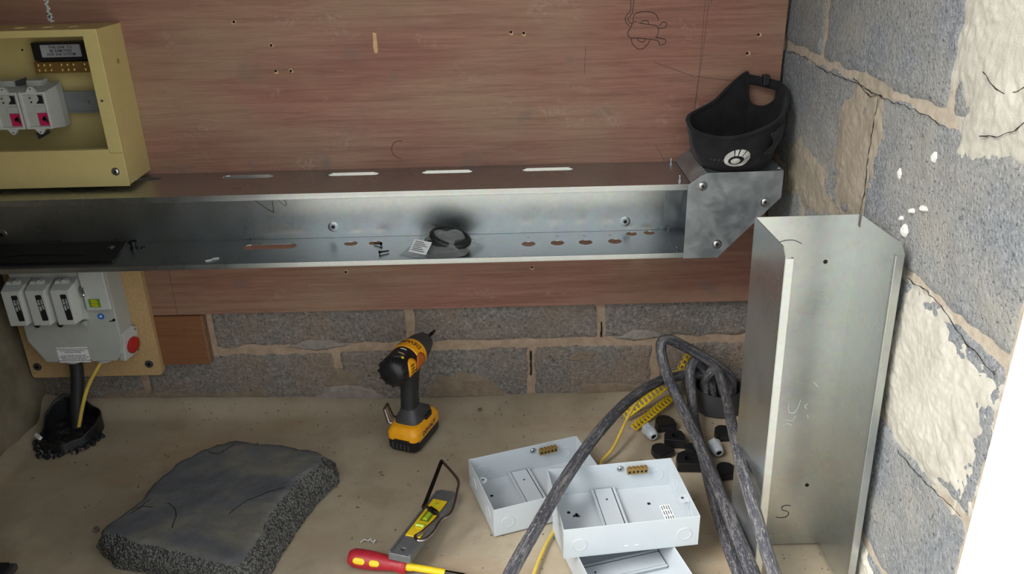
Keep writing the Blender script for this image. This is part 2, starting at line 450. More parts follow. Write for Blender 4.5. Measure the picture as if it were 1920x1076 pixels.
# closed door leaf across the left part of the open front
struct(MB().box(XL-0.15, LEAF, FRONT_Y-0.045, FRONT_Y, -0.02, CEIL).build('door_1', M['door'], bevel=0.003))
def wl(u, v):
    y = 0.02 + (YF-0.02)*u**1.6; z = -0.03 + (CEIL+0.03)*v**1.7
    b = 0.02*sstep(0.3, 0.0, z)
    return (XL + b + 0.012*noise.noise(Vector((3, y*5, z*5))) + 0.006*noise.noise(Vector((8, y*19, z*19))), y, z)
mb = MB(); mb.grid(wl, 110, 70); mb.box(XL-0.15, XL-0.02, FRONT_Y, 0.15, -0.05, CEIL)
struct(mb.build('wall_left', M['wall_l'], smooth=60))
wall_back = struct(MB().box(XL-0.15, XR+0.15, 0.005, 0.15, -0.05, CEIL).build('wall_back', M['mortar']))
wall_right = struct(MB().box(XR+0.0046, XR+0.15, DOOR0, 0.15, -0.05, CEIL).build('wall_right', M['mortar_r']))
# pale timber door post on the end of the right wall
struct(MB().box(XR-0.001, XR+0.15, DOOR0-0.05, DOOR0-0.001, -0.02, CEIL).build('trim_1', M['pale_timber'], bevel=0.003))

def block(parent, m, org, ux, wx, L, H, seed, amp=0.0026, gap=0.004, chip=0.006, res=0.0085):
    """one rough building block: L x H face at org (lower corner), ux along the course, wx out of the wall"""
    ux = Vector(ux); wx = Vector(wx); o = Vector(org)
    nu = max(8, int(L/res)); nv = max(6, int(H/res))
    def fn(u, v):
        x = gap + (L-2*gap)*u; z = gap + (H-2*gap)*v
        q = Vector((x*1.0+seed*3.7, seed*1.3, z))
        e = min(x-gap, L-gap-x, z-gap, H-gap-z)
        jit = 0.0035*noise.noise(q*38)
        x += jit*(1 if 0.02 < u < 0.98 else 0.7); z += 0.0035*noise.noise(q*38+Vector((9,9,9)))
        c = chip*(1.1+noise.noise(q*25))
        w = -c*max(0.0, 1-e/0.009)**1.5 + amp*noise.noise(q*24) + amp*0.9*noise.noise(q*70) - 0.9*amp
        return o + ux*x + Vector((0,0,1))*z + wx*min(w, 0.0)
    mb = MB(); mb.grid(fn, nu, nv)
    # returns into the mortar
    b = len(mb.v); ring = [i for i in range(nu)] + [j*nu+nu-1 for j in range(1,nv)] + [(nv-1)*nu+i for i in range(nu-2,-1,-1)] + [j*nu for j in range(nv-2,0,-1)]
    mb.v += [tuple(Vector(mb.v[i]) - wx*0.03) for i in ring]; n = len(ring)
    mb.f += [(ring[k], b+k, b+(k+1)%n, ring[(k+1)%n]) for k in range(n)]
    return mb.build('block', m, parent, smooth=50)
sd = 0
# back wall: the two courses that show below the plywood
for z0, z1, joints in ((-0.085, 0.135, (-1.31, -0.86, -0.408, 0.0395, 0.327, 0.68)), (0.139, 0.36, (-1.14, -0.688, -0.234, 0.201, 0.66))):
    for a, b in zip(joints, joints[1:]):
        sd += 1; block(wall_back, M['block'], (max(a,-1.15), 0, z0), (1,0,0), (0,-1,0), min(b,0.60)-max(a,-1.15), z1-z0, sd)
# right wall
for k, joints in enumerate(((-0.885,-0.653,-0.203,0.06), (-0.885,-0.45,0.06), (-0.885,-0.653,-0.203,0.06), (-0.885,-0.45,0.06), (-0.885,-0.653,-0.203,0.06), (-0.885,-0.45,0.06))):
    z0 = -0.11+0.225*k
    for a, b in zip(joints, joints[1:]):
        sd += 1; block(wall_right, M['block_r'], (XR, a, z0), (0,1,0), (-1,0,0), b-a, 0.225, sd, gap=0.005, amp=0.0021, chip=0.004)
def patch(pts, m, h, seed, name='render_patch', rag=1.0, back=False):
    """raised smear of render on the right wall, outline in (y, z)"""
    n0 = len(pts); out = []
    for i in range(n0):
        a = Vector(pts[i]+(0,)); b = Vector(pts[(i+1)%n0]+(0,))
        nn = max(6, int((b-a).length/0.005))
        for k in range(nn): out.append(a.lerp(b, k/nn))
    cx = sum((p for p in out), Vector())/len(out)
    out = [cx + (p-cx)*(1.0+0.16*min(1.0, rag)) for p in out]
    rg = [(p-cx).normalized()*rag*(0.020*noise.noise(p*17+Vector((seed,0,0))) + 0.011*noise.noise(p*60+Vector((seed,0,0)))) for p in out]
    N = len(out); rings = 60
    def fn(u, v):
        k = round(u*N)%N; p = cx.lerp(out[k], v) + rg[k]*v**5
        q = p+Vector((seed,0,0))
        w = h - (h+0.0065)*sstep(0.45, 1.0, v) + 0.0018*noise.noise(q*20) + 0.0018*noise.noise(q*60)*(0.4+v) + 0.0016*noise.noise(q*150)*(0.3+v)
        if back: return (p.x, -w+0.0005, p.y)
        y = max(p.x, DOOR0+0.0005)
        return (XR - w + 0.0005, y, p.y)
    mb = MB(); mb.grid(fn, N, rings, wrap=True)
    return mb.build(name, m, wall_back if back else wall_right, smooth=60)
patch([(-0.634,0.93),(-0.632,0.835),(-0.681,0.779),(-0.683,0.739),(-0.72,0.722),(-0.80,0.745),(-0.884,0.76),(-0.884,1.12),(-0.66,1.12)], M['render'], 0.0032, 1)
patch([(-0.60,0.56),(-0.69,0.572),(-0.845,0.55),(-0.884,0.54),(-0.884,0.42),(-0.875,0.345),(-0.79,0.324),(-0.70,0.315),(-0.62,0.33),(-0.58,0.45)], M['render'], 0.0032, 2)
patch([(-0.30,0.74),(-0.38,0.82),(-0.50,0.82),(-0.50,0.70),(-0.48,0.58),(-0.42,0.545),(-0.34,0.55),(-0.30,0.62)], M['render_tan'], 0.0010, 3)
patch([(-0.04,0.62),(-0.14,0.66),(-0.28,0.63),(-0.40,0.58),(-0.34,0.52),(-0.18,0.52),(-0.06,0.51)], M['render_tan'], 0.0006, 5)
patch([(-0.56,0.12),(-0.70,0.10),(-0.884,0.14),(-0.884,0.0),(-0.58,0.0)], M['render'], 0.003, 9)
for y, z, a, b, s in ((-0.642,0.738,0.006,0.011,11),(-0.558,0.692,0.006,0.013,12),(-0.640,0.668,0.012,0.006,13),(-0.612,0.655,0.007,0.005,16),(-0.60,0.622,0.010,0.014,14),(-0.585,0.635,0.006,0.006,15)):
    o = patch([(y+a*cos(t*pi/3), z+b*sin(t*pi/3)) for t in range(6)], M['render_w'], 0.0026, s, 'plaster_splash', 0.3)

# smears and grime on the back wall
for pts, m, h, s in (([(-0.50,-0.01),(-0.47,0.035),(-0.40,0.055),(-0.33,0.04),(-0.27,-0.01)], 'smear', 0.002, 21),
                     ([(-0.24,-0.01),(-0.20,0.06),(-0.12,0.085),(-0.04,0.05),(0.02,-0.01)], 'smear_tan', 0.0016, 22),
                     ([(-1.08,-0.01),(-1.05,0.03),(-0.90,0.045),(-0.75,0.03),(-0.55,0.035),(-0.50,-0.01)], 'smear_tan', 0.0025, 23),
                     ([(0.10,-0.01),(0.14,0.03),(0.24,0.035),(0.34,0.02),(0.40,-0.01)], 'smear_tan', 0.002, 24),
                     ([(-0.54,0.140),(-0.48,0.165),(-0.40,0.162),(-0.36,0.143),(-0.45,0.128)], 'smear', 0.0008, 25),
                     ([(0.22,0.145),(0.27,0.170),(0.33,0.165),(0.36,0.145),(0.28,0.135)], 'smear', 0.0008, 26),
                     ([(-0.46,0.03),(-0.42,0.09),(-0.36,0.085),(-0.35,0.03)], 'smear_tan', 0.0006, 27),
                     ([(0.10,0.09),(0.15,0.12),(0.21,0.11),(0.19,0.08)], 'smear_tan', 0.0006, 28)):
    patch(pts, M[m], h, s, 'mortar_smear', 0.6, True)
# dark shrinkage cracks along the joints of the right wall
for pts in ([(-0.03,0.782),(-0.14,0.785),(-0.25,0.779),(-0.36,0.783),(-0.47,0.780),(-0.58,0.784),(-0.66,0.782)], [(-0.36,0.790),(-0.42,0.775),(-0.47,0.783)],
            [(-0.457,0.775),(-0.455,0.70),(-0.460,0.64),(-0.456,0.59)], [(-0.72,0.86),(-0.76,0.845),(-0.80,0.855),(-0.83,0.88)], [(-0.74,0.79),(-0.80,0.81),(-0.86,0.86)],
            [(-0.64,0.565),(-0.72,0.572),(-0.80,0.556),(-0.87,0.548)], [(-0.70,0.325),(-0.79,0.335),(-0.87,0.35)]):
    P = [Vector((XR - 0.0012 - 0.0022*(1 if q.y < -0.7 else 0), q.y + 0.004*noise.noise(q*60), q.z + 0.004*noise.noise(q*60+Vector((3,3,3))))) for q in spline([(XR, a, b) for a, b in pts], 14)]
    MB().tube(P, [0.0003+0.0011*abs(noise.noise(p*70)) for p in P], 5).build('crack', M['hole'], wall_right)
# dark slots where mortar is missing between the back wall's blocks
for x, z0, z1 in ((0.0395,0.055,0.118),(0.201,0.150,0.188)):
    P = [Vector((x+0.0015*noise.noise(Vector((x,z0+(z1-z0)*i/9,0))*80), 0.001, z0+(z1-z0)*i/9)) for i in range(10)]
    MB().tube(P, [0.0012+0.0025*abs(noise.noise(p*60)) for p in P], 6).build('open_joint', M['hole'], wall_back)

# ------------------------------------------------------------------ plywood backboard with its marks
ply = tag(MB().box(-1.105, 0.5415, -0.018, -0.0003, 0.241, 1.45).build('plywood_board', M['ply'], bevel=0.001),
          'large reddish plywood sheet covering the upper back wall', 'board')
YW = -0.0182
def stroke(mb, pts, w, y=YW, per=6, closed=False):
    """pen stroke of width w on the vertical plane y"""
    P = spline([(p[0], y, p[1]) for p in pts], per) if per else [Vector((p[0], y, p[1])) for p in pts]
    mb.tube(P, w/2, 5)
dz = lambda x, y: (0.2723+(x-592)*9.48e-5, 0.8812-y*9.4e-5)
sk = MB()
for pts in ([(245,-60),(250,80),(250,160),(225,230),(165,290),(145,360),(165,420),(200,470),(235,500)],
            [(312,-60),(300,80),(290,180),(275,270),(215,325),(200,365),(230,420),(285,452)],
            [(300,410),(315,310),(350,255),(430,230),(560,222),(680,240),(755,280),(800,340),(820,405)],
            [(380,412),(330,420),(295,440),(270,520),(225,590),(205,650),(230,705),(265,738)],
            [(410,430),(460,450),(560,465),(680,485),(770,500),(815,540),(828,600),(820,680),(780,745)],
            [(265,738),(400,740),(560,755),(740,782)],
            [(470,440),(485,415),(530,400),(590,400),(620,430),(630,465)],
            [(412,742),(425,785),(480,818),(530,825),(560,800),(570,760)],
            [(285,750),(295,820),(340,890),(410,950),(480,965),(550,945),(620,870),(665,790)],
            [(835,500),(870,485),(900,445),(950,440),(995,465),(985,510),(950,555),(880,558),(815,553)],
            [(780,740),(860,752),(960,775),(995,810),(980,860),(930,880),(870,890),(855,835),(820,800),(750,785)]):
    stroke(sk, [dz(*p) for p in pts], 0.0013)
tag(sk.build('pen_sketch', M['ink'], ply), 'pen sketch of a round lamp with clamps and a cable')
for pts in ([(0.3905,0.95),(0.385,0.80),(0.3765,0.70),(0.374,0.63)], [(0.3835,0.95),(0.381,0.85),(0.379,0.72),(0.372,0.62)],
            [(0.3990,0.93),(0.393,0.87)], [(0.29,0.765),(0.37,0.735)], [(0.375,0.735),(0.45,0.725)], [(0.155,0.80),(0.153,0.745)],
            [(-0.7417,0.50),(-0.7440,0.242)], [(0.30,0.60),(0.315,0.575),(0.32,0.566)]):
    pc = MB(); stroke(pc, pts, 0.0009, y=YW+0.0002); pc.build('pencil_line', M['pencil'], ply)
hole0 = None
for x, z in ((-0.4528,0.7661),(-0.4236,0.7654),(0.010,0.8287),(0.0347,0.8262),(0.4895,0.8124),(0.471,0.7776),(-0.36,0.335),(0.045,0.335),(-0.52,0.86),(-0.455,0.815)):
    if hole0 is None:
        mb = MB(); mb.lathe([(0.0028,0),(0.0028,0.0004)], 10, FRONT((0,0,0)))
        hole0 = mb.build('screw_hole', M['hole'], ply); hole0.location = (x, YW+0.0001, z)
        mb = MB(); mb.prism([(-0.004,-0.004),(0.002,-0.0055),(0.004,-0.002),(0.0015,0.003),(-0.003,0.004)], 0, 0.0002, FRONT((0,0,0)))
        sp0 = mb.build('torn_fibre', M['splinter'], ply); sp0.location = (x+0.001, YW+0.0001, z-0.0006)
    else:
        part(hole0, 'screw_hole', ply, (x, YW+0.0001, z)); part(sp0, 'torn_fibre', ply, (x+0.001, YW+0.0001, z-0.0006), (0, x*9, 0))
mb = MB(); mb.prism([(-0.004,-0.012),(-0.003,-0.019),(0.003,-0.020),(0.0045,-0.012),(0.0035,0.018),(-0.0035,0.019),(-0.003,0.004),(-0.0042,0.002)], 0, 0.0012, FRONT((-0.2535,YW+0.0003,0.815)))
tag(mb.build('bare_chip', M['splinter'], ply), 'bare strip where the veneer has torn off')
mb = MB()
for k in range(3):   # rusty ring stain
    pass
t0 = [(-0.2217+0.017*cos(a), 0.603+0.018*sin(a)) for a in [R(70+12*i) for i in range(18)]]
stroke(mb, t0, 0.0022, y=-0.0178)
rs = plain('rust_stain', '7A4426', 0.8, var=0.3, scale=200)
mb.build('ring_stain', rs, ply)

mb = MB()
for i in range(34):
    x = -0.868+0.006*noise.noise(Vector((i*0.7,0,0)))+0.002*math.sin(i); z = 0.868+0.0018*i; a = 0.0045*(0.6+abs(noise.noise(Vector((i*0.9,4,0)))))
    mb.prism([(x+a*cos(k*1.05+i)*(0.7+0.5*((k*i)%3)/2), z+a*0.5*sin(k*1.05+i)) for k in range(6)], 0, 0.0003, FRONT((0,YW+0.0001,0)))
mb.build('plaster_streak', M['chalk'], ply)

# wooden offcut under the sheet
woff = thing('plywood_offcut', 'small brown plywood offcut fixed below the plywood sheet', 'board', (-0.745,0,0.118))
MB().box(-0.055, 0.052, -0.022, -0.0005, 0.0, 0.1215).build('panel', M['batten'], woff, bevel=0.001)
MB().box(0.0522, 0.056, -0.021, -0.001, 0.0, 0.1215).build('cut_edge', M['ply_edge'], woff)
MB().lathe([(0.0032,0),(0.003,0.001),(0.001,0.0012)], 12, FRONT((0.012,-0.0222,0.088))).build('screw', M['brass'], woff)

# ------------------------------------------------------------------ horizontal steel trunking
TZ0, TZ1, TYB, TYF = 0.416, 0.564, -0.0190, -0.178
TX0, TX1, TH = -1.100, 0.341, 0.0014
def screw_mesh(mb, Mx, r=0.007, h=0.003, washer=True):
    """pan head machine screw with a cross recess, local +Z = out"""
    if washer: mb.lathe([(r*1.35,0),(r*1.35,0.0008),(r*0.9,0.001)], 18, Mx)
    mb.lathe([(r*0.95,0.0008),(r,h*0.5),(r*0.85,h*0.85),(r*0.45,h)], 16, Mx)
def cross_mesh(mb, Mx, r=0.007, h=0.003):
    mb.box(-r*0.5, r*0.5, -r*0.10, r*0.10, h*0.85, h*1.04, Mx); mb.box(-r*0.10, r*0.10, -r*0.5, r*0.5, h*0.85, h*1.04, Mx)
trunk = thing('cable_trunking', 'long open galvanised steel trunking fixed along the plywood', 'trunking', ((TX0+TX1)/2, TYB, TZ0))
TC = Vector(((TX0+TX1)/2, TYB, TZ0))
def tpart(mb, name, m, **k):
    mb.v = [tuple(Vector(p)-TC) for p in mb.v]
    return mb.build(name, m, trunk, **k)
tpart(MB().box(TX0, TX1, TYB-TH, TYB, TZ0, TZ1), 'back_panel', M['galv'])
top_slots = [slot(x, -0.0545, 0.102, 0.021) for x in (-0.985, -0.755, -0.527, -0.314, -0.125, 0.078)] + \
            [circle(x, y, 0.0014, 8) for x, y in ((-0.455,-0.058),(-0.40,-0.056),(-0.39,-0.056),(-0.245,-0.055),(-0.205,-0.058),(-0.02,-0.058),(0.20,-0.06),(-0.245,-0.052))]
tpart(MB().plate([(TX0,TYF),(TX1,TYF),(TX1,TYB),(TX0,TYB)], top_slots, TH, T(0,0,TZ1)), 'top_panel', M['galv'])
bot_holes = [slot(-0.502, -0.0665, 0.112, 0.028)] + [circle(x, y, 0.0140, 24) for x, y in ((0.0362,-0.087),(0.0956,-0.085),(0.1538,-0.0855),(0.2144,-0.084))] + \
            [circle(x, y, 0.0115, 20) for x, y in ((0.2543,-0.043),(0.292,-0.040))] + [slot(-0.334,-0.060,0.028,0.024), slot(-0.2835,-0.060,0.026,0.022)] + \
            [circle(x, -0.0475, 0.003, 10) for x in (0.0374,0.098,0.155,0.208)]
tpart(MB().plate([(TX0,TYF),(TX1,TYF),(TX1,TYB),(TX0,TYB)], bot_holes, TH, T(0,0,TZ0)), 'bottom_panel', M['galv'])
mb = MB(); mb.box(TX0, TX1, TYF, TYF+TH, TZ1-0.010, TZ1); mb.box(TX0, TX1, TYF, TYF+0.006, TZ1-0.0112, TZ1-0.010)
tpart(mb, 'top_lip', M['galv'], bevel=0.0005)
mb = MB(); mb.box(TX0, TX1, TYF, TYF+TH, TZ0, TZ0+0.008); mb.box(TX0, TX1, TYF, TYF+0.005, TZ0+0.008, TZ0+0.0092)
tpart(mb, 'bottom_lip', M['galv'], bevel=0.0005)
tpart(MB().box(TX0, TX1, TYB-TH-0.0012, TYB-TH, TZ0+0.0015, TZ0+0.005), 'seam', M['galv'])
# fixing washers with screws, written mark, joint sleeve, coupling bolts
for x, z in ((-0.3755,0.4405),(0.2433,0.4364),(-1.078,0.4409)):
    w = tpart(MB().lathe([(0.011,0),(0.011,0.001),(0.0098,0.0014),(0.004,0.0014)], 24, FRONT((x,TYB-TH,z))), 'fixing_washer', M['steel_screw'], smooth=40)
    mb = MB().lathe([(0.0042,0.0008),(0.004,0.0022),(0.001,0.0024)], 14, FRONT((x,TYB-TH,z))); mb.v = [tuple(Vector(p)-TC) for p in mb.v]
    mb.build('screw', M['dark_steel'], w)
mb = MB()
stroke(mb, [(-0.536,0.506),(-0.52,0.492),(-0.4985,0.4765),(-0.497,0.480),(-0.4955,0.505),(-0.4925,0.508),(-0.487,0.505),(-0.478,0.496),(-0.4705,0.490),(-0.468,0.493),(-0.470,0.500),(-0.478,0.508)], 0.0012, y=TYB-TH)
tpart(mb, 'marker_scribble', M['ink'])
mb = MB(); mb.box(0.3245, TX1+0.02, TYB-TH-0.0016, TYB-TH-0.0002, TZ0+0.003, TZ1-0.003); mb.box(0.3245, TX1+0.02, TYF+0.016, TYB-TH-0.0016, TZ0+TH, TZ0+TH+0.0014)
mb.box(0.3245, TX1+0.02, TYF+0.016, TYB-TH-0.0016, TZ1-TH-0.0016, TZ1-TH)
tpart(mb, 'joint_sleeve', M['galv_dull'])
for x, y, z, s in ((0.3296,-0.036,TZ1+TH/2,1),(0.3244,-0.155,TZ1+TH/2,1),(0.3310,-0.043,TZ0+TH*1.6,1),(0.3275,-0.154,TZ0+TH*1.6,1)):
    mb = MB().lathe([(0.0042,0),(0.0042,0.0028),(0.0024,0.003),(0.0024,0.010),(0.0018,0.0115)], 6, T(x,y,z))
    tpart(mb, 'coupling_bolt', M['steel_screw'], smooth=30)

# ------------------------------------------------------------------ the bend at its right end
elb = thing('trunking_bend', 'galvanised trunking bend with a flat cover turning upwards beside the right wall', 'trunking', (0.43, TYB, TZ0))
EC = Vector((0.43, TYB, TZ0))
def epart(mb, name, m, par=None, **k):
    mb.v = [tuple(Vector(p)-EC) for p in mb.v]; return mb.build(name, m, par or elb, **k)
out = [(0.336,0.4145),(0.4026,0.4145),(0.5144,0.535),(0.5140,0.5875),(0.3700,0.5860),(0.3360,0.5640)]
full = [(0.342,0.4150),(0.4026,0.4150),(0.5135,0.535),(0.5135,0.5885),(0.3685,0.5885),(0.342,0.5660)]
epart(MB().prism(full, 0, 0.0014, FRONT((0,TYB,0))), 'back_panel', M['galv_dull'])
def wall_strip(a, b, name):
    mb = MB(); d = Vector((b[0]-a[0], 0, b[1]-a[1])).normalized(); n = Vector((-d.z,0,d.x))*0.0012
    A = Vector((a[0],0,a[1])); B = Vector((b[0],0,b[1]))
    v = []
    for y in (TYB-0.0016, TYF-0.001):
        for p in (A, B, B+n, A+n): v.append((p.x, y, p.z))
    mb.add(v, [(0,1,2,3),(7,6,5,4),(0,4,5,1),(1,5,6,2),(2,6,7,3),(3,7,4,0)]); epart(mb, name, M['galv_dull'])
wall_strip(full[0], full[1], 'bottom_wall'); wall_strip(full[1], full[2], 'sloping_wall'); wall_strip(full[2], full[3], 'side_wall'); wall_strip(full[4], full[5], 'inner_gusset')
cov = epart(MB().prism(out, 0, 0.0014, FRONT((0,TYF-0.0016,0))), 'cover_plate', M['galv_dull'], bevel=0.0005)
for x, z in ((0.3629,0.5613),(0.4849,0.5266),(0.3993,0.4431)):
    mb = MB(); screw_mesh(mb, FRONT((x,TYF-0.003,z)), 0.0072, 0.0036); s_ = epart(mb, 'cover_screw', M['steel_screw'], smooth=40)
    mb = MB(); cross_mesh(mb, FRONT((x,TYF-0.003,z)), 0.0072, 0.0036); epart(mb, 'recess', M['dark_steel'], s_)
mb = MB().lathe([(0.004,0),(0.0038,0.002),(0.0015,0.0032)], 14, frame((0.5120,-0.1515,0.583), (0,1,0), (0,0,1)) @ RX(180)); epart(mb, 'side_screw', M['steel_screw'], smooth=40)

# ------------------------------------------------------------------ loose things lying in the trunking
Zt = TZ0+TH/2
pl = thing('cover_offcut', 'flat steel plate with a clipped corner lying in the left end of the trunking', 'plate', (-0.94, -0.09, Zt))
MB().prism([(-0.155,-0.045),(0.138,-0.045),(0.150,-0.033),(0.118+0.04,0.062),(-0.155,0.062)] if False else [(-0.155,-0.047),(0.142,-0.047),(0.146,-0.043),(0.126,0.064),(-0.155,0.064)], 0.0, 0.006, None).build('plate', M['dark_plate'], pl, bevel=0.0008)
mb = MB(); screw_mesh(mb, T(0.108,0.028,0.006), 0.005, 0.0025); mb.build('screw', M['steel_screw'], pl, smooth=40)
MB().tube(spline([(-0.13,-0.012,0.0065),(-0.05,-0.006,0.0068),(0.02,-0.010,0.0066),(0.07,-0.012,0.0064)], 6), 0.0016, 6).build('scratch_line', M['hole'], pl)
g = thing('black_bush', 'small black plastic bush standing in the trunking beside the clipped plate', 'bush', (-0.785, -0.063, Zt))
mb = MB().lathe([(0.0085,0.0),(0.0085,0.005),(0.0065,0.0055),(0.0065,0.014),(0.009,0.0145),(0.009,0.0185),(0.006,0.0185),(0.006,0.010)], 18); mb.build('body', M['black_plastic'], g, smooth=35)
mb = MB().lathe([(0.005,0),(0.0045,0.003),(0.0,0.0032)], 12, T(0.016,0.006,0.0)); mb.build('lug', M['black_plastic'], g, smooth=35)
for k, (x, y, a) in enumerate(((-0.606,-0.137,24),(-0.595,-0.128,18))):
    tag(MB().box(-0.0065,0.0065,-0.0016,0.0016,0.0,0.0022, None).build('wire_offcut', M['paper'], bevel=0.0004), ('front of two short white wire offcuts in the trunking','rear of two short white wire offcuts in the trunking')[k], 'offcut', 'white wire offcuts')
    o = bpy.data.objects['wire_offcut' if k == 0 else 'wire_offcut.001']; o.location = (x, y, Zt+0.0002); o.rotation_euler = (0,0,R(a))
def wood_screw(label, loc, rz, tilt, L=0.030):
    s_ = thing('wood_screw', label, 'screw', loc, (0, R(tilt), R(rz)), 'screws loose in the trunking')
    MB().lathe([(0.0040,0),(0.0036,0.0012),(0.0018,0.004)], 12, RY(90)).build('head', M['dark_steel'], s_, smooth=30)
    pr = []
    n = 14
    for i in range(n+1):
        h = 0.003+(L-0.006)*i/n; pr += [(0.0016*(1-0.15*i/n), h), (0.0021*(1-0.15*i/n), h+0.0007)]
    pr.append((0.0002, L)); MB().lathe(pr, 10, RY(90)).build('shank', M['dark_steel'], s_, smooth=50)
wood_screw('dark wood screw lying in the trunking in front of the oval holes', (-0.266,-0.124,Zt+0.0042), 28, 3, 0.022)
wood_screw('dark wood screw dropped across an oval hole of the trunking', (-0.268,-0.077,Zt+0.0042), 150, 3, 0.020)

# polythene bag of black rings
bag = thing('parts_bag', 'clear polythene bag of black rings with a paper label in the trunking', 'bag', (-0.14, -0.100, Zt))
for k, (x, y, z, tx, ty, r) in enumerate(((0.004,0.004,0.007,4,-3,0.042),(0.010,0.0,0.016,-6,5,0.040),(0.018,-0.008,0.026,10,14,0.037))):
    P = [(r*cos(a), r*0.86*sin(a), 0) for a in [2*pi*i/40 for i in range(41)]]
    mb = MB().tube(P, 0.0062, 10, cap=False); mb.v = [tuple(T(x,y,z) @ RX(tx) @ RY(ty) @ Vector(p)) for p in mb.v]
    mb.build('black_ring', M['black_rubber'], bag, smooth=60)
for k, (x, y, z, tx, ty) in enumerate(((0.012,0.0,0.010,4,-3),(0.016,-0.004,0.022,-6,8))):
    MB().lathe([(0.030,-0.003),(0.031,0.0),(0.030,0.003),(0.018,0.0035),(0.017,0),(0.018,-0.003)], 26, T(x,y,z) @ RX(tx) @ RY(ty)).build('washer', M['charcoal'], bag, smooth=40)
def bagf(u, v):
    x = -0.072+0.144*u; y = -0.060+0.120*v
    e = min(u, 1-u, v, 1-v)
    h = 0.036*sstep(0.0, 0.40, e)
    q = Vector((x*40, y*40, 2))
    h += 0.006*noise.noise(q*0.8)*sstep(0, 0.2, e) + 0.0015*noise.noise(q*2.5)
    ang = R(-24); xr = x*cos(ang)-y*sin(ang)*0.9; yr = x*sin(ang)*0.85+y*cos(ang)
    if v > 0.8 and u < 0.6: h += 0.03*(v-0.8)/0.2*(0.6-u)/0.6
    if u > 0.85: h += 0.008*(u-0.85)/0.15
    return (xr, max(-0.070, min(0.0765, yr)), max(0.0012, h+0.002))
mb = MB(); mb.grid(bagf, 34, 30); mb.build('polythene', M['bag'], bag, smooth=80)
Ml = T(-0.040,-0.046,0.022) @ RZ(-30) @ RX(38) 
mb = MB().plate(rrect(-0.021,0.021,-0.015,0.015,0.001), [], 0.0004, Ml); lb = mb.build('paper_label', M['paper'], bag)
mb = MB()
for j in range(6): mb.box(-0.016, 0.004+0.011*((j*7)%3)/2, 0.010-j*0.0040, 0.0113-j*0.0040, 0.0003, 0.0005, Ml)
mb.build('print_line', M['ink'], lb)

# ------------------------------------------------------------------ cream distribution board
CB = Vector((-0.92, -0.018, 0.574))
cab = thing('distribution_board', 'cream metal distribution board with an open front above the trunking', 'electrical box', CB)
def cpart(mb, name, m, par=None, **k):
    mb.v = [tuple(Vector(p)-CB) for p in mb.v]; return mb.build(name, m, par or cab, **k)
X0, X1, Z0, Z1, YB, YC = -1.100, -0.7365, 0.574, 0.864, -0.0187, -0.123
cpart(MB().box(X0, X1-0.0015, YB-0.0015, YB, Z0+0.002, Z1-0.002), 'back_panel', M['cream'])
cpart(MB().box(X1-0.0015, X1, YC, YB, Z0, Z1), 'side_wall', M['cream'])
cpart(MB().box(X0, X0+0.0015, YC, YB, Z0, Z1), 'side_wall', M['cream'])
cpart(MB().plate([(X0+0.002,YC),(X1-0.002,YC),(X1-0.002,YB),(X0+0.002,YB)], [circle(x,-0.07,0.011,20) for x in (-0.80,-0.85,-0.90,-0.95,-1.0,-1.05)], 0.0015, T(0,0,Z1-0.0008)), 'top_wall', M['cream'])
cpart(MB().box(X0+0.002, X1-0.002, YC, YB, Z0, Z0+0.0015), 'bottom_wall', M['cream'])
fr = cpart(MB().plate([(X0,Z0-0.002),(X1+0.001,Z0-0.002),(X1+0.001,Z1+0.001),(X0,Z1+0.001)], [[(X0+0.03,0.645),(-0.762,0.645),(-0.762,0.8525),(X0+0.03,0.8525)]], 0.0022, FRONT((0,YC-0.0012,0))), 'front_frame', M['cream'], bevel=0.0008)
mb = MB()
for a, b in (((-0.762,0.645),(-0.762,0.8525)),): mb.box(a[0]-0.0, a[0]+0.0012, YC, YC+0.012, a[1], b[1])
mb.box(X0+0.03,-0.762, YC, YC+0.012, 0.8525, 0.8537); mb.box(X0+0.03,-0.762, YC, YC+0.012, 0.6438, 0.645)
cpart(mb, 'opening_return', M['cream'])
mb = MB(); screw_mesh(mb, FRONT((-0.757,YC-0.0023,0.6015)), 0.0058, 0.003); s_ = cpart(mb, 'front_screw', M['steel_screw'], smooth=40)
mb = MB(); cross_mesh(mb, FRONT((-0.757,YC-0.0023,0.6015)), 0.0058, 0.003); cpart(mb, 'recess', M['dark_steel'], s_)
cpart(MB().lathe([(0.0026,0),(0.0022,0.0014),(0.0004,0.0016)], 12, FRONT((-0.7525,YC-0.0023,0.737))), 'rivet', M['steel_screw'], smooth=40)
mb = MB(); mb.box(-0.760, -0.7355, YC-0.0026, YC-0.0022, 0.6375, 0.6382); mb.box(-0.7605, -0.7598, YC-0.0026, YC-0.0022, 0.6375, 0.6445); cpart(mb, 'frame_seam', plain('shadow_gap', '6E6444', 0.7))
cpart(MB().lathe([(0.0052,0),(0.0052,0.0008)], 18, frame((X1-0.0004,-0.062,0.799),(0,1,0),(0,0,1))), 'side_plug', plain('ochre_plug', '9C7434', 0.6), smooth=40)
mb = MB().lathe([(0.002,0),(0.002,0.0006)], 10, FRONT((-0.935,YB-0.0015,0.818))); cpart(mb, 'screw_hole', M['hole'])
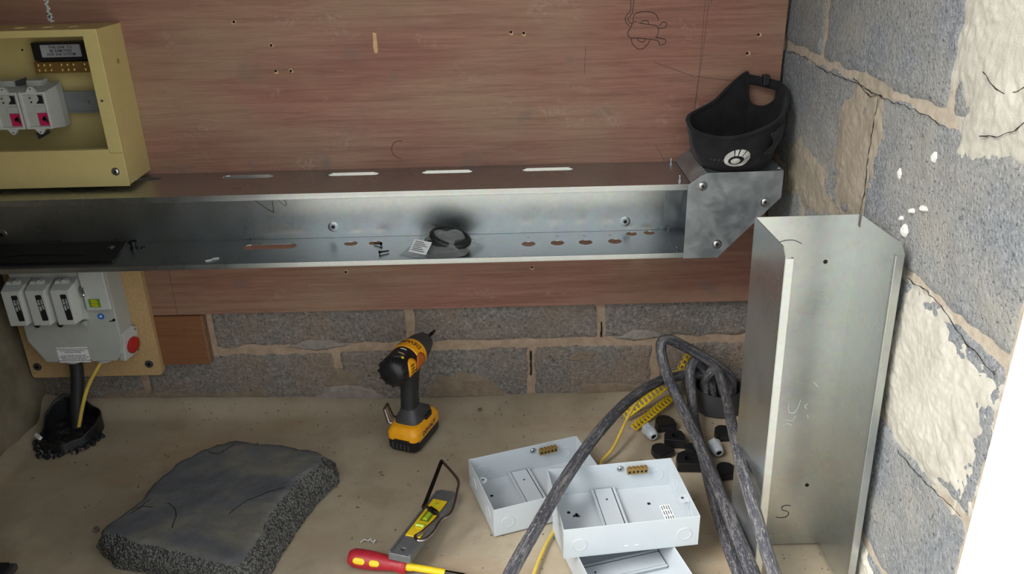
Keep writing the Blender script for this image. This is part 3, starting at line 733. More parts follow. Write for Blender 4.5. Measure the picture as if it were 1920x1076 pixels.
# earth bar with its notice
yb = YB-0.0016
cpart(MB().box(-0.905,-0.795,-0.042,yb,0.800,0.833), 'notice_block', M['black_plastic'], bevel=0.001)
nb = [c for c in cab.children if c.name.startswith('notice_block')][0]
Mn = FRONT((-0.850,-0.0424,0.8175))
mb = MB().plate(rrect(-0.038,0.038,-0.0115,0.0115,0.0015), [], 0.0004, Mn); cpart(mb, 'notice_plate', M['grey_label'], nb)
mb = MB().text('THIS LINK TO\nBE REMOVED\nFOR SNE SYSTEM', 0.0072, Mn @ T(0,0.0,0.0003), space=0.92); cpart(mb, 'notice_lettering', M['ink'], nb)
cpart(MB().box(-0.908,-0.786,-0.043,yb,0.776,0.797), 'terminal_bar', M['brass'], bevel=0.0008)
tb = [c for c in cab.children if c.name.startswith('terminal_bar')][0]
ts0 = None
for g_ in range(3):
    for i in range(3):
        for j in range(2):
            x = -0.901+g_*0.0445+i*0.0115; z = 0.7915-j*0.0095
            if x > -0.788: continue
            if ts0 is None:
                mb = MB().lathe([(0.0034,0),(0.0034,0.0014),(0.0020,0.0022),(0.0006,0.0024)], 12, FRONT((x,-0.043,z))); ts0 = cpart(mb, 'terminal_screw', M['brass'], tb, smooth=40); x0_, z0_ = x, z
            else: part(ts0, 'terminal_screw', tb, (x-x0_, 0, z-z0_))
# rail and fuse carriers
cpart(MB().box(X0+0.004, -0.764, -0.036, -0.033, 0.698, 0.739), 'mounting_rail', M['din'], bevel=0.0006)
mb = MB(); mb.box(X0+0.004,-0.764,-0.038,-0.0335,0.736,0.7395); mb.box(X0+0.004,-0.764,-0.038,-0.0335,0.6975,0.701); mb.box(-0.80,-0.77,-0.033,yb,0.70,0.737); cpart(mb, 'rail_edge', M['din'])
for x in (-0.823,-0.783):
    cpart(MB().lathe([(0.0032,0),(0.0026,0.0018),(0.0006,0.002)], 12, FRONT((x,-0.036,0.7185))), 'rail_screw', M['steel_screw'], smooth=40)
mb = MB(); mb.prism([(-0.945,0.765),(-0.925,0.771),(-0.922,0.760),(-0.935,0.757),(-0.935,0.742),(-0.950,0.742)], 0, 0.006, FRONT((0,-0.050,0))); cpart(mb, 'clip', M['charcoal'])
mb = MB(); mb.prism([(-0.930,0.664),(-0.905,0.668),(-0.905,0.662),(-0.928,0.651)], 0, 0.006, FRONT((0,-0.050,0))); cpart(mb, 'clip', M['charcoal'])
for bx in (-0.9000, -0.9530, -1.006):
    Mx = T(bx, 0, 0.7155)
    mb = MB()
    sec = [(-0.034,-0.036),(0.034,-0.036),(0.034,-0.052),(0.0,0)]
    # tapered body: wide at the rail, narrower at the face
    def rect(x0,x1,z0,z1,y): return [(x0,y,z0),(x1,y,z0),(x1,y,z1),(x0,y,z1)]
    r0 = rect(-0.025,0.033,-0.040,0.044,-0.0365); r1 = rect(-0.025,0.033,-0.040,0.040,-0.058); r2 = rect(-0.025,0.025,-0.036,0.034,-0.088)
    mb.add(r0+r1+r2, [(0,1,2,3),(11,10,9,8)]+[(i,(i+1)%4,4+(i+1)%4,4+i) for i in range(4)]+[(4+i,4+(i+1)%4,8+(i+1)%4,8+i) for i in range(4)], Mx)
    br = cpart(mb, 'fuse_carrier', M['grey_plastic'], bevel=0.0012)
    mb = MB().plate(rect2 := [(-0.025,-0.036),(0.025,-0.036),(0.025,0.034),(-0.025,0.034)], [[(-0.019,-0.032),(0.021,-0.032),(0.021,0.030),(-0.019,0.030)]], 0.004, Mx @ FRONT((0,-0.0895,0)))
    cpart(mb, 'face_rim', M['lightgrey_plastic'], br, bevel=0.0006)
    for s_ in (1,-1):
        mb = MB().prism([(-0.010,0),(0.010,0),(0.005,0.007*s_),(0.002,0.010*s_),(-0.002,0.010*s_),(-0.005,0.007*s_)][::s_], 0, 0.006, Mx @ FRONT((0.0,-0.085,0.034 if s_ > 0 else -0.036))); cpart(mb, 'lug', M['lightgrey_plastic'], br)
        mb = MB().lathe([(0.0014,0),(0.0014,0.0004)], 8, Mx @ FRONT((0.0,-0.0911,(0.034+0.006) if s_ > 0 else (-0.036-0.006)))); cpart(mb, 'lug_hole', M['hole'], br)
    cpart(MB().box(0.001,0.020,-0.0889,-0.0882,-0.030,-0.006, Mx), 'rating_label', M['magenta'], br)
    mb = MB()
    mb.prism([(0.011,-0.013),(0.015,-0.011),(0.017,-0.017),(0.018,-0.025),(0.015,-0.024),(0.013,-0.018),(0.009,-0.018)], 0, 0.0003, Mx @ FRONT((0,-0.089,0))); mb.prism(circle(0.017,-0.022,0.0035,10), 0, 0.0003, Mx @ FRONT((-0.006,-0.089,0.004)))
    mb.prism([(0.004,0.012),(0.018,0.012),(0.018,0.027),(0.009,0.028),(0.011,0.02)], 0, 0.0004, Mx @ FRONT((0,-0.0885,0)))
    mb.prism(circle(-0.006,0.023,0.0016,8), 0, 0.0004, Mx @ FRONT((0,-0.0885,0))); mb.prism(circle(-0.005,0.015,0.0018,8), 0, 0.0004, Mx @ FRONT((0,-0.0885,0)))
    mb.prism(circle(0.005,0.001,0.0014,8), 0, 0.0004, Mx @ FRONT((0,-0.0885,0)))
    cpart(mb, 'moulded_openings', M['hole'], br)
    cpart(MB().box(-0.001,0.020,-0.0896,-0.0884,-0.0045,0.0065, Mx), 'window_bar', M['grey_plastic'], br)
    cpart(MB().box(-0.020,0.008,-0.062,-0.037,0.040,0.051, Mx), 'top_shroud', M['grey_plastic'], br)

# ------------------------------------------------------------------ chipboard backing and grey service cut-out
mdf = thing('chipboard_panel', 'yellowish chipboard backing panel behind the grey service unit', 'board', (-0.945,-0.0185,0.100))
mb = MB().plate(rrect(-0.148,0.148,0.0,0.30,0.008), [], 0.017, FRONT((0,-0.0086,0))); mb.build('panel', M['mdf'], mdf, bevel=0.001)
for x, z in ((0.122,0.029),(-0.130,0.029)):
    w = MB().lathe([(0.0095,0),(0.0092,0.0014),(0.0040,0.0018)], 20, FRONT((x,-0.0172,z))).build('fixing_washer', M['charcoal'], mdf, smooth=40)
    MB().lathe([(0.0038,0.0016),(0.003,0.003),(0.0006,0.0032)], 12, FRONT((x,-0.0172,z))).build('screw', M['dark_steel'], w, smooth=40)
SU = Vector((-0.94,-0.036,0.165))
su = thing('service_cutout', 'grey plastic service cut-out with three fuse carriers under the trunking', 'electrical unit', SU)
def upart(mb, name, m, par=None, **k):
    mb.v = [tuple(Vector(p)-SU) for p in mb.v]; return mb.build(name, m, par or su, **k)
YU = -0.0362
body = [(-1.045,0.268),(-1.045,0.222),(-1.016,0.168),(-0.862,0.168),(-0.845,0.185),(-0.838,0.215),(-0.838,0.395),(-1.045,0.395)]
upart(MB().prism(body, 0, 0.058, FRONT((0,YU,0)), 0.975), 'housing', M['grey_plastic'], bevel=0.003)
hs = su.children[0]
upart(MB().box(-1.04,-0.85,-0.074,YU-0.0005,0.386,0.402), 'dark_recess', M['black_plastic'])  # black box standing in for the shade of the recess above the housing
for k, x in enumerate((-1.0225,-0.9735,-0.9225)):
    mb = MB()
    r0 = [(x-0.021,-0.094,0.272),(x+0.026,-0.094,0.272),(x+0.026,-0.094,0.372),(x-0.021,-0.094,0.372)]
    r1 = [(x-0.0205,-0.114,0.275),(x+0.024,-0.114,0.283),(x+0.024,-0.114,0.366),(x-0.0205,-0.114,0.366)]
    r2 = [(x-0.0205,-0.132,0.279),(x+0.014,-0.132,0.279),(x+0.018,-0.132,0.357),(x-0.0205,-0.132,0.357)]
    mb.add(r0+r1+r2, [(0,1,2,3),(11,10,9,8)]+[(i,(i+1)%4,4+(i+1)%4,4+i) for i in range(4)]+[(4+i,4+(i+1)%4,8+(i+1)%4,8+i) for i in range(4)])
    fc = upart(mb, 'fuse_carrier', M['lightgrey_plastic'], bevel=0.0015)
    Mf = FRONT((x+0.006,-0.1325,0.3195)) @ RZ(2)
    upart(MB().plate(rrect(-0.0062,0.0062,-0.029,0.029,0.002), [], 0.0006, Mf), 'rating_label', M['ink'], fc)
    lm = Mf @ T(0,0,0.0004) @ RZ(-90)
    upart(MB().text('FUSE 100A', 0.0056, lm @ T(-0.006,-0.0028,0)).text('TYPE 415V', 0.0050, lm @ T(-0.008,0.0028,0)), 'label_lettering', M['paper'], fc)
    upart(MB().lathe([(0.006,0),(0.006,0.006),(0.003,0.007),(0.003,0.004)], 14, frame((x+0.019,-0.0945,0.268),(1,0,0),(0,0,1)) @ T(0,0,0.008)), 'seal_ring', M['black_plastic'] if k < 2 else M['grey_plastic'], fc, smooth=40)
    for dx, r in ((-0.008,0.006),(0.006,0.0075)):
        upart(MB().prism([(-r,0),(r,0),(r*0.8,r*0.9),(0,r*1.3),(-r*0.8,r*0.9)], 0, 0.010, FRONT((x+dx,-0.108,0.366))), 'sealing_lug', M['lightgrey_plastic'], fc)
cv = upart(MB().box(-0.892,-0.8405,-0.106,-0.094,0.298,0.392), 'terminal_cover', M['lightgrey_plastic'], bevel=0.002)
mg = FRONT((-0.8715,-0.1063,0.3155)); upart(MB().plate(rrect(-0.0115,0.0115,-0.0095,0.0095,0.001), [], 0.0005, mg), 'green_label', M['green'], cv)
mb = MB()
for j in range(4): mb.box(-0.0075+0.001*(j%2), 0.0075-0.0015*((j+1)%2), 0.0062-0.0042*j-0.001, 0.0062-0.0042*j+0.001, 0.0003, 0.0005, mg)
upart(mb, 'label_lettering', M['yellow'], cv)
mb = MB().lathe([(0.0045,0),(0.0045,0.004),(0.002,0.006)], 14, FRONT((-0.8905,-0.106,0.335))); mb.box(-0.895,-0.886,-0.110,-0.106,0.334,0.352); upart(mb, 'cover_catch', M['steel_screw'], cv, smooth=40)
st = upart(MB().lathe([(0.0072,0),(0.0072,0.0006)], 22, FRONT((-0.872,-0.0943,0.279))), 'round_sticker', M['blue'])
mb = MB().prism([(-0.003,0.001),(-0.0005,0.001),(-0.0005,0.0035),(0.001,0.0035),(0.001,0.001),(0.003,0.001),(0.003,-0.0008),(0.001,-0.0008),(0.001,-0.003),(-0.0005,-0.003),(-0.0005,-0.0008),(-0.003,-0.0008)], 0.0006, 0.0008, FRONT((-0.872,-0.0943,0.279))); upart(mb, 'sticker_symbol', M['paper'], st)
ml = FRONT((-0.9515,-0.0945,0.1885)); wl_ = upart(MB().plate(rrect(-0.0335,0.0335,-0.0185,0.0185,0.0006), [], 0.0005, ml), 'warning_label', M['paper'])
upart(MB().text('THIS INSTALLATION IS CONNECTED\nTO A PROTECTIVE MULTIPLE\nEARTHING SYSTEM\n\nIF ANY MODIFICATIONS ARE\nCARRIED OUT TO WATER OR GAS\nINSTALLATIONS THE EARTH\nCONTINUITY SHOULD BE MAINTAINED', 0.0041, ml @ T(0,0,0.0003), space=0.98), 'label_lettering', M['ink'], wl_)
mr = frame((-0.846,-0.062,0.200), (0.22,0.975,0), (0.10,0,0.99))
mb = MB().plate([(-0.026,-0.034),(0.024,-0.034),(0.026,0.026),(0.010,0.038),(-0.026,0.034)], [], 0.016, mr @ T(0,0,0.002)); op = upart(mb, 'side_outlet', M['lightgrey_plastic'], bevel=0.003)
upart(MB().lathe([(0.0185,0.008),(0.0185,0.0135),(0.0165,0.015)], 24, mr @ T(0.002,-0.006,0.002)), 'red_cap', M['red'], op, smooth=40)
for a, b in ((0.016,0.026),(0.018,-0.028)): upart(MB().lathe([(0.0028,0.0),(0.0024,0.002),(0.0006,0.0022)], 10, mr @ T(a,b,0.010)), 'outlet_screw', M['steel_screw'], op, smooth=40)
mb = MB().lathe([(0.003,0),(0.003,0.001)], 10, FRONT((-0.846,-0.0945,0.270))); mb.box(-0.856,-0.848,-0.096,-0.094,0.267,0.2685); upart(mb, 'housing_screw', M['dark_steel'], smooth=40)
for x in (-0.967,-0.901):
    upart(MB().lathe([(0.018,0),(0.0185,0.009),(0.016,0.010)], 26, T(x,-0.066,0.160)), 'cable_entry', M['lightgrey_plastic'], smooth=40)

# ------------------------------------------------------------------ short length of trunking standing against the right wall
LW, LD, LH = 0.160, 0.150, 0.610
ln = thing('trunking_length', 'short upright galvanised trunking length standing against the right wall', 'trunking', (0.534,-0.522,0.001), (R(-2.5),R(-0.3),0))
MB().plate([(-LW,0),(0,0),(0,LH),(-LW,LH)], [circle(-0.046,0.535,0.0035,12), circle(-0.032,0.124,0.0035,12)], 0.0014, FRONT((0,0,0))).build('web', M['galv_plain'], ln)
MB().plate([(-LD,0),(0,0),(0,LH-0.020),(-0.006,LH-0.020),(-0.006,LH),(-LD+0.012,LH),(-LD,LH-0.012)], [], 0.0014, frame((0,0,0),(0,1,0),(0,0,1))).build('right_flange', M['galv_plain'], ln)
MB().plate([(-LD,0),(0,0),(0,LH),(-LD+0.012,LH),(-LD,LH-0.012)], [], 0.0014, frame((-LW,0,0),(0,1,0),(0,0,1))).build('left_flange', M['galv_plain'], ln)
for x, s_ in ((0,-1),(-LW,1)):
    zb = 0
    mb = MB(); mb.box(min(x,x+s_*0.011), max(x,x+s_*0.011), -LD-0.0006, -LD+0.0008, zb, LH-0.013); mb.box(min(x+s_*0.0098,x+s_*0.011), max(x+s_*0.0098,x+s_*0.011), -LD+0.0008, -LD+0.007, zb, LH-0.013)
    mb.build('front_lip', M['galv_plain'], ln, bevel=0.0004)
for x, z in ((-0.046,0.535),(-0.032,0.124)): MB().lathe([(0.0035,0),(0.0035,0.0004)], 12, FRONT((x,-0.0008,z))).build('punched_hole', M['hole'], ln)
mb = MB()
stroke(mb, [(-0.056,0.082),(-0.064,0.083),(-0.071,0.080),(-0.070,0.074),(-0.063,0.071),(-0.058,0.066),(-0.062,0.059),(-0.072,0.057),(-0.080,0.059)], 0.0013, y=-0.0010)
stroke(mb, [(-0.086,0.566),(-0.100,0.572),(-0.118,0.570),(-0.128,0.560)], 0.0011, y=-0.0010); stroke(mb, [(-0.123,0.560),(-0.1235,0.545)], 0.0011, y=-0.0010)
tag(mb.build('marker_lettering', M['ink'], ln), 'black marker strokes')
mb = MB()
for pts in ([(-0.080,0.290),(-0.078,0.272),(-0.070,0.268),(-0.064,0.276),(-0.060,0.292)], [(-0.084,0.256),(-0.070,0.254),(-0.066,0.262)], [(-0.086,0.244),(-0.078,0.248),(-0.070,0.244)], [(-0.048,0.285),(-0.052,0.28),(-0.048,0.275)], [(-0.046,0.264),(-0.044,0.258)],
            [(-0.104,0.312),(-0.098,0.302),(-0.094,0.316)], [(-0.098,0.420),(-0.090,0.424),(-0.094,0.408)], [(-0.042,0.325),(-0.034,0.316)]):
    stroke(mb, pts, 0.0016, y=-0.0009)
mb.build('chalk_scratches', M['chalk'], ln)

# ------------------------------------------------------------------ black cap resting in the open end of the bend
RIM = [(0.337,-0.130,0.675),(0.343,-0.168,0.664),(0.376,-0.190,0.656),(0.418,-0.196,0.657),(0.463,-0.188,0.668),(0.503,-0.160,0.681),(0.529,-0.115,0.700),(0.537,-0.075,0.716),(0.532,-0.056,0.722),
       (0.528,-0.050,0.712),(0.526,-0.046,0.690),(0.508,-0.038,0.676),(0.482,-0.034,0.682),(0.474,-0.034,0.705),(0.472,-0.033,0.735),(0.466,-0.034,0.742),(0.433,-0.045,0.718),(0.400,-0.070,0.696),(0.360,-0.098,0.684),(0.345,-0.112,0.680)]
cap = thing('baseball_cap', 'black fabric cap lying upturned on the trunking bend', 'cap', (0.438,-0.105,0.580))
CC = Vector((0.438,-0.105,0.580))
rp = spline(RIM+[RIM[0]], 7)[:-1]
NR = len(rp)
BOT = [CC + Vector((0.064*cos(math.atan2(p.y-CC.y, p.x-CC.x)), 0.052*sin(math.atan2(p.y-CC.y, p.x-CC.x)), 0.0)) for p in rp]
def cap_pt(k, v, off=0.0):
    k = k % NR; i = int(k); f = k-i
    p = rp[i].lerp(rp[(i+1)%NR], f); b = BOT[i].lerp(BOT[(i+1)%NR], f)
    d = Vector((p.x-CC.x, p.y-CC.y, 0)); dn = d.normalized()
    ctl = Vector((p.x, p.y, b.z + (p.z-b.z)*0.22)) - dn*0.012
    q = p*(1-v)**2 + ctl*2*v*(1-v) + b*v*v
    w = 0.0035*noise.noise(Vector((q.x*38, q.y*38, q.z*52)))*sstep(0.05, 0.3, v) + 0.002*noise.noise(Vector((q.x*90, q.y*90, q.z*90)))*sstep(0.05,0.3,v)
    return q + dn*(w+off)
mb = MB(); NV = 22
v = [tuple(cap_pt(i, j/(NV-1)) - CC) for j in range(NV) for i in range(NR)]
f = [(j*NR+i, j*NR+(i+1)%NR, (j+1)*NR+(i+1)%NR, (j+1)*NR+i) for j in range(NV-1) for i in range(NR)]
f.append(tuple((NV-1)*NR+i for i in range(NR)))
mb.add(v, f); mb.build('crown', M['fabric'], cap, smooth=70, solid=0.0025)
mb = MB(); P = [p-CC for p in rp]
mb.tube(P+[P[0]], 0.0034, 8, cap=False); mb.build('rim_binding', M['fabric'], cap, smooth=60)
# adjustable strap over the opening at the back
def strap(u, v):
    a = Vector((0.468,-0.033,0.741)).lerp(Vector((0.534,-0.054,0.728)), u) + Vector((0,0.008,0))*sin(pi*u)
    return tuple(a + Vector((0,-0.002,-0.019))*v - CC)
mb = MB(); mb.grid(strap, 12, 3); st_ = mb.build('strap', M['fabric'], cap, smooth=60, solid=0.003)
mb = MB().box(0.500,0.512,-0.0475,-0.032,0.720,0.7395); mb.v = [tuple(Vector(p)-CC) for p in mb.v]; mb.build('buckle', M['black_plastic'], st_, bevel=0.001)
# find the front face for emblem and flap
def find(x, z):
    best = None
    for k in range(0, NR*2):
        for j in range(2, 40):
            q = cap_pt(k/2, j/40)
            if q.y > -0.10: continue
            e = (q.x-x)**2 + (q.z-z)**2
            if best is None or e < best[0]: best = (e, k/2, j/40)
    return best[1], best[2]
def decal(k0, v0):
    e = 0.4
    su_ = (cap_pt(k0+e, v0)-cap_pt(k0-e, v0)).length/(2*e); sv_ = (cap_pt(k0, v0+0.03)-cap_pt(k0, v0-0.03)).length/0.06
    return lambda a, b, off=0.002: tuple(cap_pt(k0 + a/su_, v0 - b/sv_, off) - CC)
k0, v0 = find(0.4225, 0.612)
D = decal(k0, v0)
RXE, RYE = 0.0235, 0.0190
em = MB()
def ring_sector(a0, a1, n=10):
    v = []; f = []
    for i in range(n+1):
        a = R(a0+(a1-a0)*i/n)
        v.append(D(-0.0015+0.0145*cos(a), -0.0025+0.0105*sin(a))); v.append(D(RXE*cos(a), RYE*sin(a)))
    for i in range(n): f.append((2*i, 2*i+1, 2*i+3, 2*i+2))
    em.add(v, f)
for a0, a1 in ((107,367-8),(84,101),(52,77),(13,45)): ring_sector(a0, a1 if a1 < 360 else a1, 22 if a1-a0 > 90 else 8)
ring_sector(-1, 6, 3)
vv = [D(-0.0025,-0.0035)] + [D(-0.0025+0.0088*cos(2*pi*i/18), -0.0035+0.0062*sin(2*pi*i/18)) for i in range(18)]
em.add(vv, [(0, 1+i, 1+(i+1)%18) for i in range(18)])
tag(em.build('eye_emblem', M['reflective'], cap, solid=0.0006), 'pale round eye-like emblem with rays')
mb = MB()
for i in range(7):
    a = -0.052+0.0042*i
    mb.add([D(a,-0.004+0.003*(i%2)), D(a+0.003,-0.003+0.003*(i%2)), D(a+0.003,0.0005+0.002*((i+1)%2)), D(a,0.0)], [(0,1,2,3)])
mb.build('stitched_lettering', M['charcoal'], cap, solid=0.0004)
k1, v1 = find(0.492, 0.640)
D2 = decal(k1, v1)
def flap(u, v):
    a = -0.022+0.050*u; b = 0.024-0.050*v*(1-0.35*abs(u-0.35))
    return D2(a, b, 0.004 + 0.017*(1-u)*sin(pi*min(1, v*0.9+0.1)) + 0.002*sin(7*v))
mb = MB(); mb.grid(flap, 14, 14); mb.build('folded_panel', M['fabric'], cap, smooth=70, solid=0.0025)

# ------------------------------------------------------------------ floor: concrete lump
slab = thing('concrete_slab', 'broken dark grey concrete slab lying on the floor', 'slab', (-0.56,-0.40,0))
SL = Vector((-0.56,-0.40,0))
TOP = [(-0.738,-0.506),(-0.724,-0.482),(-0.702,-0.430),(-0.690,-0.370),(-0.672,-0.318),(-0.640,-0.272),(-0.610,-0.252),(-0.580,-0.240),(-0.543,-0.250),(-0.485,-0.262),(-0.420,-0.278),(-0.385,-0.300),
       (-0.384,-0.325),(-0.424,-0.388),(-0.444,-0.470),(-0.452,-0.548),(-0.462,-0.595),(-0.472,-0.610),(-0.52,-0.590),(-0.575,-0.568),(-0.650,-0.545),(-0.700,-0.525)]
BOTS = [(-0.757,-0.500),(-0.745,-0.470),(-0.722,-0.425),(-0.708,-0.365),(-0.690,-0.310),(-0.655,-0.262),(-0.618,-0.240),(-0.580,-0.228),(-0.540,-0.236),(-0.482,-0.246),(-0.412,-0.256),(-0.366,-0.275),
        (-0.358,-0.315),(-0.388,-0.380),(-0.410,-0.455),(-0.424,-0.530),(-0.436,-0.580),(-0.455,-0.610),(-0.515,-0.600),(-0.580,-0.578),(-0.660,-0.553),(-0.715,-0.538)]
def dense(pts, z, amp, seed):
    P = [Vector((p[0],p[1],z)) for p in pts]; o = []; n = len(P)
    c = sum(P, Vector())/n
    for i in range(n):
        for k in range(9):
            q = P[i].lerp(P[(i+1)%n], k/9)
            o.append(q + (q-c).normalized()*amp*(noise.noise(q*28+Vector((seed,0,0)))+0.6*noise.noise(q*75+Vector((seed,0,0)))))
    return o
SH = 0.060
tr = dense(TOP, SH, 0.006, 1); br = dense(BOTS, 0.0, 0.004, 5); N = len(tr)
cT = Vector((-0.57,-0.42,SH))
mb = MB()
def topf(u, v):
    p = cT.lerp(tr[round(u*N)%N], v)
    z = 0.0025*noise.noise(p*9) + 0.0012*noise.noise(p*40) - 0.004*max(0, (v-0.92)/0.08)**2
    return tuple(p + Vector((0,0,z)) - SL)
mb.grid(topf, N, 30, wrap=True); tp = mb.build('top_face', M['slab'], slab, smooth=60)
mb = MB()
def sidef(u, v):
    i = round(u*N)%N; p = (tr[i]+Vector((0,0,0.0025*noise.noise(tr[i]*9)+0.0012*noise.noise(tr[i]*40)-0.004))).lerp(br[i], v)
    c = (p-cT); c.z = 0; c.normalize()
    a = 0.0055*sin(pi*min(1,max(0,v)))**0.5
    return tuple(p + c*(0.006*sin(pi*v) + a*noise.noise(p*55) + a*0.8*noise.noise(p*130)) - SL)
mb.grid(sidef, N, 12, wrap=True)
b = len(mb.v); mb.f.append(tuple(11*N+i for i in range(N)))
mb.build('broken_edge', M['slab_rough'], slab, smooth=40)
mb = MB()
for pts in ([(-0.700,-0.468),(-0.690,-0.452),(-0.688,-0.438),(-0.680,-0.430)], [(-0.706,-0.456),(-0.690,-0.450),(-0.668,-0.452)], [(-0.645,-0.440),(-0.628,-0.455),(-0.616,-0.478),(-0.613,-0.500),(-0.610,-0.512)],
            [(-0.520,-0.478),(-0.505,-0.450),(-0.480,-0.428),(-0.450,-0.410),(-0.436,-0.405)], [(-0.62,-0.285),(-0.60,-0.290),(-0.585,-0.275),(-0.575,-0.260)]):
    P = []
    for q in spline([(p[0],p[1],0) for p in pts], 7):
        zz = SH + 0.0025*noise.noise(Vector((q.x,q.y,SH))*9) + 0.0012*noise.noise(Vector((q.x,q.y,SH))*40)
        P.append(Vector((q.x+0.002*noise.noise(q*160), q.y+0.002*noise.noise(q*160+Vector((5,5,5))), zz+0.0002)) - SL)
    mb.tube(P, [0.0011*(0.6+0.6*abs(noise.noise(p*120))) for p in P], 5)
mb.build('crack', M['hole'], tp)

# ------------------------------------------------------------------ cordless impact driver
drv = thing('impact_driver', 'black and yellow cordless impact driver standing upright on its battery', 'power tool', (-0.222,-0.162,0.0), (0,0,R(68.5)))
HZ = 0.198
def loft(secs, n=20):
    """secs: (centre, rx, ry, power) stacked sections in XY"""
    v = []; f = []
    for c, rx, ry, pw in secs:
        for k in range(n):
            a = 2*pi*k/n; ca, sa = cos(a), sin(a)
            v.append((c[0]+rx*math.copysign(abs(ca)**pw, ca), c[1]+ry*math.copysign(abs(sa)**pw, sa), c[2]))
    m_ = len(secs)
    for j in range(m_-1): f += [(j*n+k, j*n+(k+1)%n, (j+1)*n+(k+1)%n, (j+1)*n+k) for k in range(n)]
    f += [tuple(reversed(range(n))), tuple(range((m_-1)*n, m_*n))]
    return MB().add(v, f)
AX = T(0,0,HZ) @ RY(90)     # lathe axis along +x
bat = loft([((0.004,0,0.0),0.056,0.035,0.32),((0.004,0,0.004),0.058,0.0375,0.32),((0.004,0,0.030),0.058,0.0375,0.32),((0.004,0,0.034),0.057,0.036,0.32)], 36).build('battery_base', M['black_plastic'], drv, smooth=35)
for i in range(5): MB().box(-0.0555,-0.0537,-0.018+i*0.009,-0.0145+i*0.009,0.006,0.022).build('battery_rib', M['charcoal'], bat)
btop = loft([((0.004,0,0.026),0.0588,0.0380,0.32),((0.004,0,0.040),0.0588,0.0380,0.32),((0.004,0,0.052),0.052,0.033,0.4),((0.004,0,0.055),0.046,0.028,0.45)], 36).build('battery_shell', M['yellow_tool'], drv, smooth=35)
MB().box(-0.0575,-0.0545,-0.020,0.016,0.020,0.030).build('battery_vent', M['black_plastic'], btop, bevel=0.001)
MB().text('DEWALT', 0.0145, frame((0.002,-0.0383,0.0335),(1,0,0),(0,0,1)), t=0.0002).build('battery_lettering', M['ink'], btop)
mb = MB().box(-0.046,0.050,-0.0384,-0.0378,0.0245,0.026); mb.box(-0.046,0.050,-0.0384,-0.0378,0.0405,0.0415); mb.build('battery_trim', M['splinter'], btop)
MB().text('DEWALT', 0.010, T(0.050,0,0.0475) @ RZ(-90) @ RX(40) @ RZ(180) @ T(0,-0.001,0.004), t=0.0003).build('front_lettering', M['ink'], btop)
MB().box(-0.044,-0.036,0.006,0.018,0.0495,0.0505).build('release_mark', M['orange_part'], btop)
foot = loft([((0.006,0,0.046),0.042,0.030,0.45),((0.006,0,0.062),0.040,0.029,0.5),((0.0,0,0.074),0.026,0.022,0.6),((-0.004,0,0.086),0.020,0.0175,0.7)], 28).build('handle_foot', M['charcoal'], drv, smooth=45)
MB().box(0.000,0.030,-0.0335,-0.028,0.044,0.062).build('battery_button', M['black_plastic'], foot, bevel=0.003)
loft([((-0.004,0,0.084),0.0205,0.0178,0.7),((-0.003,0,0.105),0.0200,0.0172,0.75),((0.0,0,0.130),0.0205,0.0175,0.75),((0.003,0,0.150),0.0225,0.018,0.75),((0.002,0,0.172),0.030,0.021,0.7),((-0.002,0,0.185),0.038,0.024,0.7)], 28).build('handle', M['black_rubber'], drv, smooth=50)
MB().tube([(-0.016,0.012,0.090),(-0.014,-0.0135,0.090),(-0.004,-0.0178,0.100),(0.0,-0.018,0.125)], 0.0008, 5).build('grip_line', M['charcoal'], drv)
trg = loft([((0.030,0,0.146),0.006,0.0075,0.6),((0.031,0,0.158),0.0085,0.008,0.6),((0.031,0,0.176),0.010,0.008,0.6)], 16).build('trigger', M['orange_part'], drv, smooth=50)
MB().box(0.038,0.044,-0.006,0.006,0.150,0.178).build('trigger_guard', M['black_plastic'], drv, bevel=0.001)
rear = MB().lathe([(0.012,-0.076),(0.022,-0.0745),(0.029,-0.068),(0.0315,-0.056),(0.032,-0.035),(0.032,-0.008),(0.0315,-0.004)], 36, AX).build('motor_housing', M['black_plastic'], drv, smooth=40)
for i in range(12):
    a = 2*pi*i/12
    MB().box(-0.0685,-0.052,-0.0022,0.0022,0.0275,0.0322, T(0,0,HZ) @ RX(math.degrees(a))).build('end_rib', M['black_plastic'], rear, bevel=0.0006)
band = MB().lathe([(0.031,-0.010),(0.0335,-0.008),(0.0335,0.018),(0.0325,0.026),(0.030,0.028)], 36, AX).build('yellow_band', M['yellow_tool'], drv, smooth=40)
tx = MB().text('DEWALT', 0.015, Matrix.Identity(4), t=0.0002); tm = MB()
tm.add([(0.012-y_, (0.0337+z_)*sin(x_/0.0337), HZ+(0.0337+z_)*cos(x_/0.0337)) for x_, y_, z_ in tx.v], tx.f); tm.build('band_lettering', M['ink'], band)
# side panels of the housing
def side_patch(cx, ca, rx, ra, r, n=20):
    """oval patch on the housing's side: cx along the axis, ca angle from the top towards the right"""
    v = [(cx, -r*sin(R(ca)), HZ+r*cos(R(ca)))]; f = []
    for ring in (0.6, 1.0):
        for i in range(n):
            a = 2*pi*i/n; x_ = cx+rx*ring*cos(a); t_ = R(ca)+ra*ring*sin(a)/r
            v.append((x_, -r*sin(t_), HZ+r*cos(t_)))
    f = [(0, 1+i, 1+(i+1)%n) for i in range(n)] + [(1+i, 1+n+i, 1+n+(i+1)%n, 1+(i+1)%n) for i in range(n)]
    return MB().add(v, f)
vent = side_patch(-0.036, 88, 0.017, 0.022, 0.0324).build('side_vent', M['yellow_tool'], drv, smooth=60, solid=0.0012)
for i in range(3): side_patch(-0.036, 76+12*i, 0.008, 0.0014, 0.0332, 8).build('vent_slot', M['hole'], vent, solid=0.0004)
for s_ in (1,-1):
    pn = side_patch(-0.002, 95*s_, 0.018, 0.022, 0.0337).build('rating_panel', M['orange_part'], drv, smooth=60, solid=0.0012)
